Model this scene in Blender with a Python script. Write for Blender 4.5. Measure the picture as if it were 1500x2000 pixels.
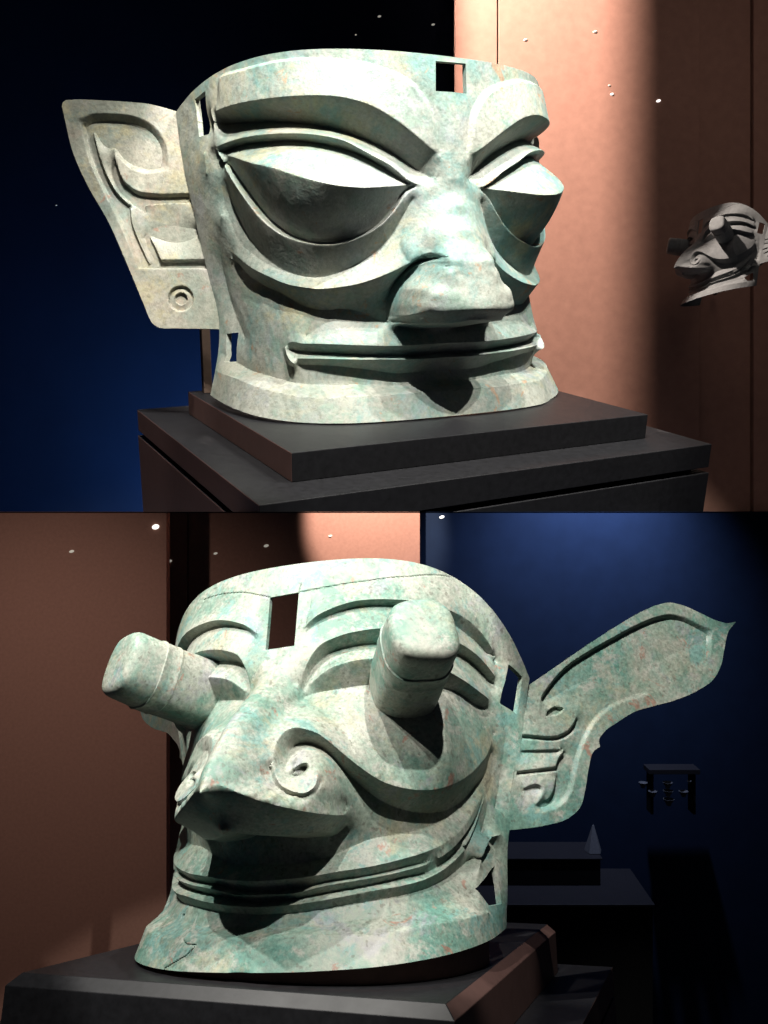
import bpy, bmesh, math, random
import numpy as np
from mathutils import Matrix, Vector

# ------------------------------------------------------------------ scene, camera, world
for o in list(bpy.data.objects):
    bpy.data.objects.remove(o, do_unlink=True)
sc = bpy.context.scene
C = sc.collection
sc.render.engine = 'CYCLES'
sc.cycles.use_denoising = True
sc.cycles.diffuse_bounces = 2
sc.cycles.glossy_bounces = 2
sc.cycles.max_bounces = 4
sc.render.resolution_x, sc.render.resolution_y = 768, 1024
sc.view_settings.view_transform = 'Standard'
sc.view_settings.look = 'None'
sc.view_settings.gamma = 1.0
sc.view_settings.use_curve_mapping = False
sc.view_settings.exposure = 0.0

cam = bpy.data.cameras.new('camera')
cam.sensor_fit = 'VERTICAL'; cam.sensor_height = 24.0; cam.lens = 24.0 * 1700.0 / 2000.0
cam.clip_start = 0.05; cam.clip_end = 200
cam_o = bpy.data.objects.new('camera', cam); C.objects.link(cam_o)
cam_o.location = (0, 0, 0); cam_o.rotation_euler = (math.radians(90), 0, 0)
sc.camera = cam_o

w = bpy.data.worlds.new('World'); sc.world = w; w.use_nodes = True
bgn = w.node_tree.nodes['Background']
bgn.inputs['Color'].default_value = (0.42, 0.46, 0.62, 1)
bgn.inputs['Strength'].default_value = 0.028

# the two displays: the upper one stands in front, the lower one (behind and below it) is larger
UP_R = np.array([[0.8796, -0.47522, 0.02154], [0.45725, 0.8321, -0.31389], [0.13125, 0.28595, 0.94921]]); UP_T = np.array([-0.19226, 1.80757, 0.12243]); UP_S = 1.0
LO_R = np.array([[0.94624, 0.32347, 0.00108], [-0.30691, 0.89671, 0.31893], [0.1022, -0.30211, 0.94778]]); LO_T = np.array([-0.8269, 1.99149, -1.05331]); LO_S = 3.2
Q = LO_S / 2.0
def mat4(R, t, s):
    M = np.eye(4); M[:3, :3] = R * s; M[:3, 3] = t * s
    return Matrix(M.tolist())
UPM = mat4(UP_R, UP_T, UP_S); LOM = mat4(LO_R, LO_T, LO_S)

def spot(name, loc, target, power, color, size_deg, blend=0.5, radius=0.03):
    l = bpy.data.lights.new(name, 'SPOT'); l.energy = power; l.color = color
    l.spot_size = math.radians(size_deg); l.spot_blend = blend; l.shadow_soft_size = radius
    o = bpy.data.objects.new(name, l); C.objects.link(o)
    loc, target = Vector(loc), Vector(target)
    o.location = loc
    o.rotation_euler = (target - loc).to_track_quat('-Z', 'Y').to_euler()
    return o
WARM = (1.0, 0.93, 0.80); NEUT = (1.0, 0.97, 0.90)
# museum track spots over the upper mask
for x, y, z, p in [(-0.28, -0.5, 2.3, 300), (0.0, -0.58, 2.4, 245), (0.95, -0.58, 2.4, 200), (1.2, -0.5, 2.3, 215)]:
    spot('track_spotlight', UPM @ Vector((x, y, z)), UPM @ Vector((0.47, 0.3, 0.42)), p, (1.0, 0.965, 0.89), 42, 0.2, 0.016)
for x, y, z, p in [(-0.3, -0.85, 2.2, 760), (0.0, -0.92, 2.3, 620), (1.05, -0.92, 2.3, 600), (1.55, -0.82, 2.1, 800)]:
    spot('track_spotlight', LOM @ Vector((x, y, z)), LOM @ Vector((0.55, 0.3, 0.45)), p * Q * Q, NEUT, 34, 0.15, 0.032 * Q)

# added narrow fill spots, one brightening each mask's spreading ear
spot('track_spotlight', UPM @ Vector((-0.30, 0.0, 2.5)), UPM @ Vector((-0.15, 0.75, 0.45)), 190, NEUT, 20, 0.6, 0.02)
spot('track_spotlight', LOM @ Vector((1.2, -0.5, 2.5)), LOM @ Vector((1.28, 0.95, 0.62)), 1500 * Q * Q, NEUT, 26, 0.5, 0.04)
# wall washer, its light cut to shape by two added plates
spot('wall_wash_lamp', (-0.55, 3.0, 3.4), (0.7, 4.1, 1.0), 1500, (1.0, 0.84, 0.74), 86, 0.5, 0.035)
spot('wall_glow_lamp', (1.5, 2.4, 3.4), (1.6, 4.1, 0.9), 45, (1.0, 0.86, 0.76), 90, 1.0, 0.9)  # added fill lifting the dark right part of the wall
spot('blue_floor_lamp', (-0.45, 3.5, 0.06), (-1.2, 4.24, 0.3), 90.0, (0.22, 0.48, 1.0), 150, 1.0, 0.05)
k = Q / 1.3; k2 = k * k
def sp(name, a, b, p, *r): return spot(name, [q * k for q in a], [q * k for q in b], p * k2, *r)
sp('blue_ceiling_lamp', (2.8, 10.1, 1.4), (2.6, 11.5, -0.6), 1300, (0.55, 0.66, 1.0), 100, 1.0, 0.1)
sp('wall_wash_lamp', (-0.2, 9.4, 1.6), (-0.16, 11.2, 0.2), 1300, (1.0, 0.84, 0.74), 44, 0.4, 0.06)
sp('wall_wash_lamp', (-3.6, 5.2, 0.8), (-4.0, 10.0, -3.0), 420, (1.0, 0.84, 0.76), 80, 1.0, 0.1)
sp('case_lamp', (3.2, 9.9, -1.6), (3.0, 10.9, -4.4), 3, (1.0, 0.9, 0.85), 70, 1.0, 0.05)  # added fill so the dim case tops show


# ------------------------------------------------------------------ helpers
def tag(o, label=None, cat=None, group=None, kind=None):
    if label: o['label'] = label
    if cat: o['category'] = cat
    if group: o['group'] = group
    if kind: o['kind'] = kind
    return o
def empty(name, M, label, cat, group=None):
    o = bpy.data.objects.new(name, None); C.objects.link(o); o.empty_display_size = 0.1
    o.matrix_world = M
    return tag(o, label, cat, group)
def mesh_obj(name, verts, faces, mat, parent=None, M=None, smooth=None):
    me = bpy.data.meshes.new(name)
    verts = np.asarray(verts, float)
    if isinstance(faces, np.ndarray) and faces.ndim == 2:
        k = faces.shape[1]; nf = len(faces)
        me.vertices.add(len(verts)); me.vertices.foreach_set('co', verts.astype(np.float32).ravel())
        me.loops.add(nf * k); me.loops.foreach_set('vertex_index', faces.astype(np.int32).ravel())
        me.polygons.add(nf); me.polygons.foreach_set('loop_start', (np.arange(nf) * k).astype(np.int32))
        me.update(calc_edges=True); me.validate()
    else:
        me.from_pydata([tuple(v) for v in verts], [], [list(q) for q in faces]); me.update()
    if smooth is not None:
        me.polygons.foreach_set('use_smooth', np.ones(len(me.polygons), bool))
        me.set_sharp_from_angle(angle=math.radians(smooth))
    me.materials.append(mat)
    o = bpy.data.objects.new(name, me); C.objects.link(o)
    if parent: o.parent = parent
    if M is not None: o.matrix_world = M
    return o
def bm_obj(name, bm, mat, parent=None, M=None, smooth=None):
    me = bpy.data.meshes.new(name); bmesh.ops.recalc_face_normals(bm, faces=bm.faces[:]); bm.to_mesh(me); bm.free()
    if smooth is not None:
        me.polygons.foreach_set('use_smooth', np.ones(len(me.polygons), bool))
        me.set_sharp_from_angle(angle=math.radians(smooth))
    me.materials.append(mat)
    o = bpy.data.objects.new(name, me); C.objects.link(o)
    if parent: o.parent = parent
    if M is not None: o.matrix_world = M
    return o
def box_bm(x0, x1, y0, y1, z0, z1, bevel=0.0015, bm=None):
    bm = bm or bmesh.new()
    r = bmesh.ops.create_cube(bm, size=1.0)
    for v in r['verts']:
        v.co = Vector((x0 + (v.co.x + .5) * (x1 - x0), y0 + (v.co.y + .5) * (y1 - y0), z0 + (v.co.z + .5) * (z1 - z0)))
    if bevel:
        es = set()
        for v in r['verts']: es.update(v.link_edges)
        bmesh.ops.bevel(bm, geom=list(es), offset=bevel, segments=2, profile=0.5, affect='EDGES')
    return bm
def tint_side(o, nx, mat):
    # brown wall reflection painted onto the side faces
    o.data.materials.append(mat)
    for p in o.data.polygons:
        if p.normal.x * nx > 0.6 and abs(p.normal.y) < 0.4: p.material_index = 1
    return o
def clip_world(bm, M, z=0.0004):
    # cut away whatever would reach below the floor line of the upper display
    inv = M.inverted()
    co = inv @ Vector((0, 0, z)); no = (M.to_3x3().transposed() @ Vector((0, 0, 1))).normalized()
    r = bmesh.ops.bisect_plane(bm, geom=bm.verts[:] + bm.edges[:] + bm.faces[:], plane_co=co, plane_no=no, clear_inner=True)
    return bm

# ------------------------------------------------------------------ materials
def nt(name):
    m = bpy.data.materials.new(name); m.use_nodes = True
    t = m.node_tree; b = t.nodes['Principled BSDF']
    return m, t, b
def N(t, kind, **kw):
    n = t.nodes.new(kind)
    for k, v in kw.items():
        if k.startswith('i_'): n.inputs[k[2:].replace('_', ' ')].default_value = v
        else: setattr(n, k, v)
    return n
def ramp(t, src, stops):
    r = t.nodes.new('ShaderNodeValToRGB'); t.links.new(src, r.inputs['Fac'])
    el = r.color_ramp.elements
    while len(el) < len(stops): el.new(0.5)
    for e, (p, c) in zip(el, stops):
        e.position = p; e.color = (c, c, c, 1) if not hasattr(c, '__len__') else (*c, 1)
    return r
def mix(t, fac, a, b, mode='MIX'):
    m = t.nodes.new('ShaderNodeMix'); m.data_type = 'RGBA'; m.blend_type = mode
    for s, v in ((m.inputs['Factor'], fac), (m.inputs['A'], a), (m.inputs['B'], b)):
        if hasattr(v, 'is_linked') or hasattr(v, 'links'): t.links.new(v, s)
        elif s.type == 'VALUE': s.default_value = v
        else: s.default_value = (*v, 1)
    return m.outputs['Result']
def noise(t, vec, scale, detail=6, rough=0.6, dist=0.0):
    n = N(t, 'ShaderNodeTexNoise'); n.inputs['Scale'].default_value = scale; n.inputs['Detail'].default_value = detail
    n.inputs['Roughness'].default_value = rough; n.inputs['Distortion'].default_value = dist
    t.links.new(vec, n.inputs['Vector']); return n.outputs['Fac']
def patina(name, base, light, tints, rust, crust=0.5, off=(0, 0, 0), k_alb=0.47):
    """old bronze: ragged corrosion patches over patches, stippled grain, pin pits, rust freckles"""
    sc3 = lambda c: tuple(q * k_alb for q in c)
    m, t, b = nt(name)
    tc = N(t, 'ShaderNodeTexCoord'); mp = N(t, 'ShaderNodeMapping'); mp.inputs['Location'].default_value = off
    t.links.new(tc.outputs['Object'], mp.inputs['Vector']); v = mp.outputs['Vector']
    col = mix(t, ramp(t, noise(t, v, 3.4, 6, 0.72, 0.3), [(0.42, 0.0), (0.58, 1.0)]).outputs['Color'], sc3(base), sc3(light))
    for k, (c, s_, lo, hi, amt) in enumerate(tints):
        mp2 = N(t, 'ShaderNodeMapping'); mp2.inputs['Location'].default_value = (k * 3.1 + 1, k * 1.7, -k * 2.3)
        t.links.new(v, mp2.inputs['Vector'])
        f_ = ramp(t, noise(t, mp2.outputs['Vector'], s_, 5, 0.78, 0.4), [(lo, 0.0), (hi, amt)]).outputs['Color']
        col = mix(t, f_, col, sc3(c))
    # handling stains, darker and browner
    st = ramp(t, noise(t, v, 2.3, 5, 0.75, 0.8), [(0.54, 0.0), (0.66, 0.55)]).outputs['Color']
    col = mix(t, st, col, (0.80, 0.78, 0.68), 'MULTIPLY')
    rn = ramp(t, noise(t, v, 13, 4, 0.75, 0.6), [(0.625, 0.0), (0.68, 0.8)]).outputs['Color']
    col = mix(t, rn, col, sc3(rust))
    g1 = noise(t, v, 95, 2, 0.8)
    col = mix(t, 0.25 + 0.65 * crust, col, ramp(t, g1, [(0.33, 0.52), (0.5, 1.0), (0.66, 1.42)]).outputs['Color'], 'MULTIPLY')
    pit = ramp(t, noise(t, v, 62, 1, 0.6), [(0.66, 0.0), (0.71, min(1.0, 0.15 + 0.8 * crust))]).outputs['Color']
    col = mix(t, pit, col, sc3((0.16, 0.15, 0.11)))
    t.links.new(col, b.inputs['Base Color'])
    rr = ramp(t, g1, [(0.3, 0.42), (0.7, 0.72)]).outputs['Color']; t.links.new(rr, b.inputs['Roughness'])
    b.inputs['Specular IOR Level'].default_value = 0.5
    ma = N(t, 'ShaderNodeMath', operation='MULTIPLY_ADD'); t.links.new(noise(t, v, 38, 3, 0.72), ma.inputs[0]); ma.inputs[1].default_value = 2.0
    t.links.new(g1, ma.inputs[2])
    bp = N(t, 'ShaderNodeBump'); bp.inputs['Strength'].default_value = 0.22 + 0.33 * crust; bp.inputs['Distance'].default_value = 0.0026
    t.links.new(ma.outputs[0], bp.inputs['Height']); t.links.new(bp.outputs['Normal'], b.inputs['Normal'])
    return m
def plain(name, col, rough=0.5, spec=0.5, nscale=40, namt=0.15, bump=0.0, metal=0.0):
    m, t, b = nt(name)
    tc = N(t, 'ShaderNodeTexCoord'); v = tc.outputs['Object']
    f_ = ramp(t, noise(t, v, nscale, 5, 0.6), [(0.3, 1 - namt), (0.7, 1 + namt)]).outputs['Color']
    c = mix(t, 1.0, col, f_, 'MULTIPLY')
    t.links.new(c, b.inputs['Base Color'])
    rg = ramp(t, noise(t, v, nscale * 0.12, 6, 0.7), [(0.35, rough * 0.94), (0.65, min(1.0, rough * 1.06))]).outputs['Color']
    t.links.new(rg, b.inputs['Roughness']); b.inputs['Specular IOR Level'].default_value = spec; b.inputs['Metallic'].default_value = metal
    if bump:
        bp = N(t, 'ShaderNodeBump'); bp.inputs['Strength'].default_value = bump; bp.inputs['Distance'].default_value = 0.001
        t.links.new(noise(t, v, nscale * 8, 3), bp.inputs['Height']); t.links.new(bp.outputs['Normal'], b.inputs['Normal'])
    return m
MAT = {}
MAT['bronze_up'] = patina('pale_patina_bronze', (0.36, 0.48, 0.42), (0.62, 0.65, 0.56),
    [((0.28, 0.55, 0.52), 3.6, 0.49, 0.60, 0.85), ((0.76, 0.69, 0.42), 3.2, 0.52, 0.63, 0.75), ((0.60, 0.61, 0.66), 5, 0.53, 0.62, 0.5), ((0.68, 0.68, 0.59), 4.5, 0.48, 0.60, 0.7), ((0.36, 0.56, 0.44), 9, 0.55, 0.63, 0.55)], (0.66, 0.42, 0.26), 0.12)
MAT['bronze_ear'] = patina('buff_patina_bronze', (0.46, 0.49, 0.40), (0.72, 0.68, 0.56),
    [((0.42, 0.56, 0.48), 4.5, 0.53, 0.63, 0.75), ((0.72, 0.52, 0.40), 4, 0.52, 0.64, 0.6), ((0.74, 0.66, 0.38), 6, 0.53, 0.64, 0.6), ((0.62, 0.58, 0.56), 6, 0.54, 0.63, 0.45)], (0.58, 0.36, 0.26), 0.14, (5, 2, 1))
MAT['bronze_lo'] = patina('green_patina_bronze', (0.24, 0.44, 0.35), (0.52, 0.61, 0.50),
    [((0.14, 0.43, 0.36), 2.8, 0.53, 0.66, 0.7), ((0.64, 0.64, 0.55), 4.2, 0.47, 0.58, 0.8), ((0.63, 0.58, 0.38), 3.5, 0.54, 0.65, 0.65), ((0.24, 0.52, 0.48), 6, 0.53, 0.61, 0.75), ((0.52, 0.49, 0.58), 5, 0.57, 0.65, 0.5), ((0.70, 0.69, 0.61), 11, 0.54, 0.62, 0.7)], (0.56, 0.30, 0.22), 0.42, (2, 7, 3))
MAT['black'] = plain('satin_black_lacquer', (0.009, 0.009, 0.0105), 0.46, 0.28, 60, 0.3, 0.06)
MAT['gap'] = plain('shadow_gap_black', (0.004, 0.004, 0.004), 0.8, 0.1)
MAT['brown_wall'] = plain('rust_brown_wall_cloth', (0.30, 0.158, 0.118), 0.85, 0.2, 22, 0.08, 0.25)
MAT['navy'] = plain('navy_gallery_wall', (0.007, 0.014, 0.032), 0.85, 0.1, 3, 0.1)
MAT['brown_side'] = plain('brown_side_lacquer', (0.085, 0.047, 0.041), 0.5, 0.3, 30, 0.1)  # reflected brown put into the colour of the lower plinth's side
MAT['brown_lacquer'] = plain('brown_lacquer', (0.16, 0.086, 0.074), 0.45, 0.4, 30, 0.08)  # the same reflected brown, brighter, for the upper plinth's side
MAT['post'] = plain('brown_mount_metal', (0.09, 0.06, 0.045), 0.5, 0.4)
MAT['riser'] = plain('brown_riser', (0.14, 0.075, 0.055), 0.55, 0.4)
MAT['deck'] = plain('dark_deck', (0.01, 0.012, 0.02), 0.7, 0.2)
MAT['inside'] = plain('dark_bronze_inside', (0.05, 0.055, 0.045), 0.8, 0.2)


# ------------------------------------------------------------------ relief solver
def relax(h, M, H, wu, wv, src, it):
    inv = 1.0 / (2 * wu + 2 * wv)
    for _ in range(it):
        p = np.pad(h, 1, mode='edge')
        n = (wu * (p[1:-1, :-2] + p[1:-1, 2:]) + wv * (p[:-2, 1:-1] + p[2:, 1:-1]) + src) * inv
        h = np.where(M, H, n)
    return h
def spline(c, sharp=1.0):
    # smooth (Catmull-Rom) version of a traced line; sharp turns stay corners
    c = [np.asarray(p, float) for p in c]
    if len(c) < 3: return np.array(c)
    s_ = np.ptp(np.array(c), axis=0)[:2].max() + 1e-9
    def turn(a, b, d):
        x, y = (b - a)[:2], (d - b)[:2]
        return math.acos(max(-1.0, min(1.0, float(x @ y) / (np.linalg.norm(x) * np.linalg.norm(y) + 1e-12))))
    corner = [True] + [turn(c[i - 1], c[i], c[i + 1]) > sharp for i in range(1, len(c) - 1)] + [True]
    out = []
    for i in range(len(c) - 1):
        p1, p2 = c[i], c[i + 1]
        d = np.linalg.norm((p2 - p1)[:2])
        def tan(a, b, e):                       # finite difference weighted by chord length
            la, lb = np.linalg.norm((b - a)[:2]) + 1e-9, np.linalg.norm((e - b)[:2]) + 1e-9
            return ((b - a) / la * lb + (e - b) / lb * la) / (la + lb)
        m1 = (p2 - p1) / (d + 1e-9) if corner[i] else tan(c[i - 1], p1, p2)
        m2 = (p2 - p1) / (d + 1e-9) if corner[i + 1] else tan(p1, p2, c[i + 2])
        for t_ in np.linspace(0, 1, 7)[:-1]:
            out.append((2 * t_ ** 3 - 3 * t_ ** 2 + 1) * p1 + (t_ ** 3 - 2 * t_ ** 2 + t_) * m1 * d + (-2 * t_ ** 3 + 3 * t_ ** 2) * p2 + (t_ ** 3 - t_ ** 2) * m2 * d)
    out.append(c[-1])
    return np.array(out)
def solve(nu, nv, curves, box, src=None, sharp=1.0, it=(1500, 300, 160, 70)):
    """height field over a (u,v) box through curves of known height; grid nodes are snapped onto the curves"""
    u0, u1, v0, v1, lu, lv = box
    samp = []
    for c in curves:
        c = spline(c, sharp)
        for a, b in zip(c[:-1], c[1:]):
            d = math.hypot((b[0] - a[0]) / (u1 - u0) * (nu - 1), (b[1] - a[1]) / (v1 - v0) * (nv - 1))
            k = max(2, int(d * 3) + 1); tt = np.linspace(0, 1, k)[:, None]
            samp.append(a + (b - a) * tt)
    S_ = np.concatenate(samp)
    h = None
    for f_, n_it in zip((8, 4, 2, 1), it):
        mu, mv = (nu - 1) // f_ + 1, (nv - 1) // f_ + 1
        iu = np.clip(np.rint((S_[:, 0] - u0) / (u1 - u0) * (mu - 1)), 0, mu - 1).astype(int)
        iv = np.clip(np.rint((S_[:, 1] - v0) / (v1 - v0) * (mv - 1)), 0, mv - 1).astype(int)
        idx = iv * mu + iu
        cnt = np.bincount(idx, minlength=mu * mv)
        hs = np.bincount(idx, S_[:, 2], minlength=mu * mv) / np.maximum(cnt, 1)
        M = (cnt > 0).reshape(mv, mu); H = hs.reshape(mv, mu)
        if h is None: h = np.full((mv, mu), S_[:, 2].mean())
        else:
            x = np.linspace(0, h.shape[1] - 1, mu); y = np.linspace(0, h.shape[0] - 1, mv)
            x0 = np.minimum(x.astype(int), h.shape[1] - 2); y0 = np.minimum(y.astype(int), h.shape[0] - 2)
            fx = (x - x0)[None, :]; fy = (y - y0)[:, None]
            h = (h[y0][:, x0] * (1 - fx) * (1 - fy) + h[y0][:, x0 + 1] * fx * (1 - fy) + h[y0 + 1][:, x0] * (1 - fx) * fy + h[y0 + 1][:, x0 + 1] * fx * fy)
        du, dv = lu / (mu - 1), lv / (mv - 1)
        wu, wv = 1.0 / du ** 2, 1.0 / dv ** 2
        s_ = 0.0 if src is None else src(np.linspace(u0, u1, mu)[None, :], np.linspace(v0, v1, mv)[:, None])
        h = relax(h, M, H, wu, wv, s_, n_it)
    U, V = np.meshgrid(np.linspace(u0, u1, nu), np.linspace(v0, v1, nv))
    us = np.bincount(idx, S_[:, 0], minlength=nu * nv) / np.maximum(cnt, 1)
    vs = np.bincount(idx, S_[:, 1], minlength=nu * nv) / np.maximum(cnt, 1)
    U = np.where(M, us.reshape(nv, nu), U); V = np.where(M, vs.reshape(nv, nu), V)
    return U, V, h, M
def in_poly(poly, x, y):
    r = np.zeros(np.shape(x), bool); n = len(poly)
    for i in range(n):
        (xa, ya), (xb, yb) = poly[i][:2], poly[(i + 1) % n][:2]
        c = ((ya > y) != (yb > y)) & (x < (xb - xa) * (y - ya) / (yb - ya + 1e-12) + xa)
        r ^= c
    return r
def snap_poly(U, V, poly, box):
    u0, u1, v0, v1 = box[:4]; nv, nu = U.shape
    p = list(poly) + [poly[0]]
    for a, b in zip(p[:-1], p[1:]):
        k = 4 * (int(math.hypot((b[0] - a[0]) / (u1 - u0) * nu, (b[1] - a[1]) / (v1 - v0) * nv)) + 2)
        for t_ in np.linspace(0, 1, k):
            x, y = a[0] + (b[0] - a[0]) * t_, a[1] + (b[1] - a[1]) * t_
            i = int(round((x - u0) / (u1 - u0) * (nu - 1))); j = int(round((y - v0) / (v1 - v0) * (nv - 1)))
            if 0 <= i < nu and 0 <= j < nv: U[j, i] = x; V[j, i] = y
def blur(h, k=1):
    for _ in range(k):
        p = np.pad(h, 1, mode='edge')
        h = (4 * h + p[1:-1, :-2] + p[1:-1, 2:] + p[:-2, 1:-1] + p[2:, 1:-1]) / 8
    return h
def sheet(P_, back, keep):
    """grid of points -> quads, with lips of the casting's thickness along every open edge"""
    nv, nu = P_.shape[:2]
    I = np.arange(nu * nv).reshape(nv, nu)
    Q = np.stack([I[:-1, :-1], I[:-1, 1:], I[1:, 1:], I[1:, :-1]], -1)[keep]
    E_ = np.concatenate([Q[:, [0, 1]], Q[:, [1, 2]], Q[:, [2, 3]], Q[:, [3, 0]]])
    key = np.sort(E_, 1); key = key[:, 0].astype(np.int64) * (nu * nv) + key[:, 1]
    _, inv_, ct = np.unique(key, return_inverse=True, return_counts=True)
    B = E_[ct[inv_] == 1]
    bv = np.unique(B)
    V0 = P_.reshape(-1, 3); VB = back.reshape(-1, 3)[bv]
    mp = np.full(nu * nv, -1); mp[bv] = np.arange(len(bv)) + nu * nv
    L = np.stack([B[:, 1], B[:, 0], mp[B[:, 0]], mp[B[:, 1]]], 1)
    F = np.concatenate([Q, L]); Vv = np.concatenate([V0, VB])
    used = np.unique(F); rm = np.full(len(Vv), -1); rm[used] = np.arange(len(used))
    return Vv[used], rm[F]

# ------------------------------------------------------------------ mask shells
class Shell:
    def __init__(s, p, half, kz=1.0): s.p = p; s.half = half; s.kz = kz
    def S(s, u, v):
        a0, b0, n0, a1, b1, n1, H, yf, drop = s.p
        def sc_(a, b, n, half):
            t = math.pi / 2 + u * half; c, q = np.cos(t), np.sin(t)
            return -a * np.sign(c) * np.abs(c) ** (2 / n), b - b * np.abs(q) ** (2 / n)
        bx, by = sc_(a0, b0, n0, s.half[0]); tx, ty = sc_(a1, b1, n1, s.half[1]); tz = H - drop * (ty / b1) ** 2
        return np.stack([bx * (1 - v) + tx * v, by * (1 - v) + (ty + yf) * v, tz * v], -1)
    def N(s, u, v):
        e = 1e-3
        c = np.cross(s.S(u + e, v) - s.S(u - e, v), s.S(u, v + e) - s.S(u, v - e))
        c[..., 2] *= s.kz
        return c / np.linalg.norm(c, axis=-1, keepdims=True)
def unpack(txt):
    return [[tuple(float(q) * 1e-4 for q in p.split(',')) for p in c.split()] for c in txt.strip().split('\n')]

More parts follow.
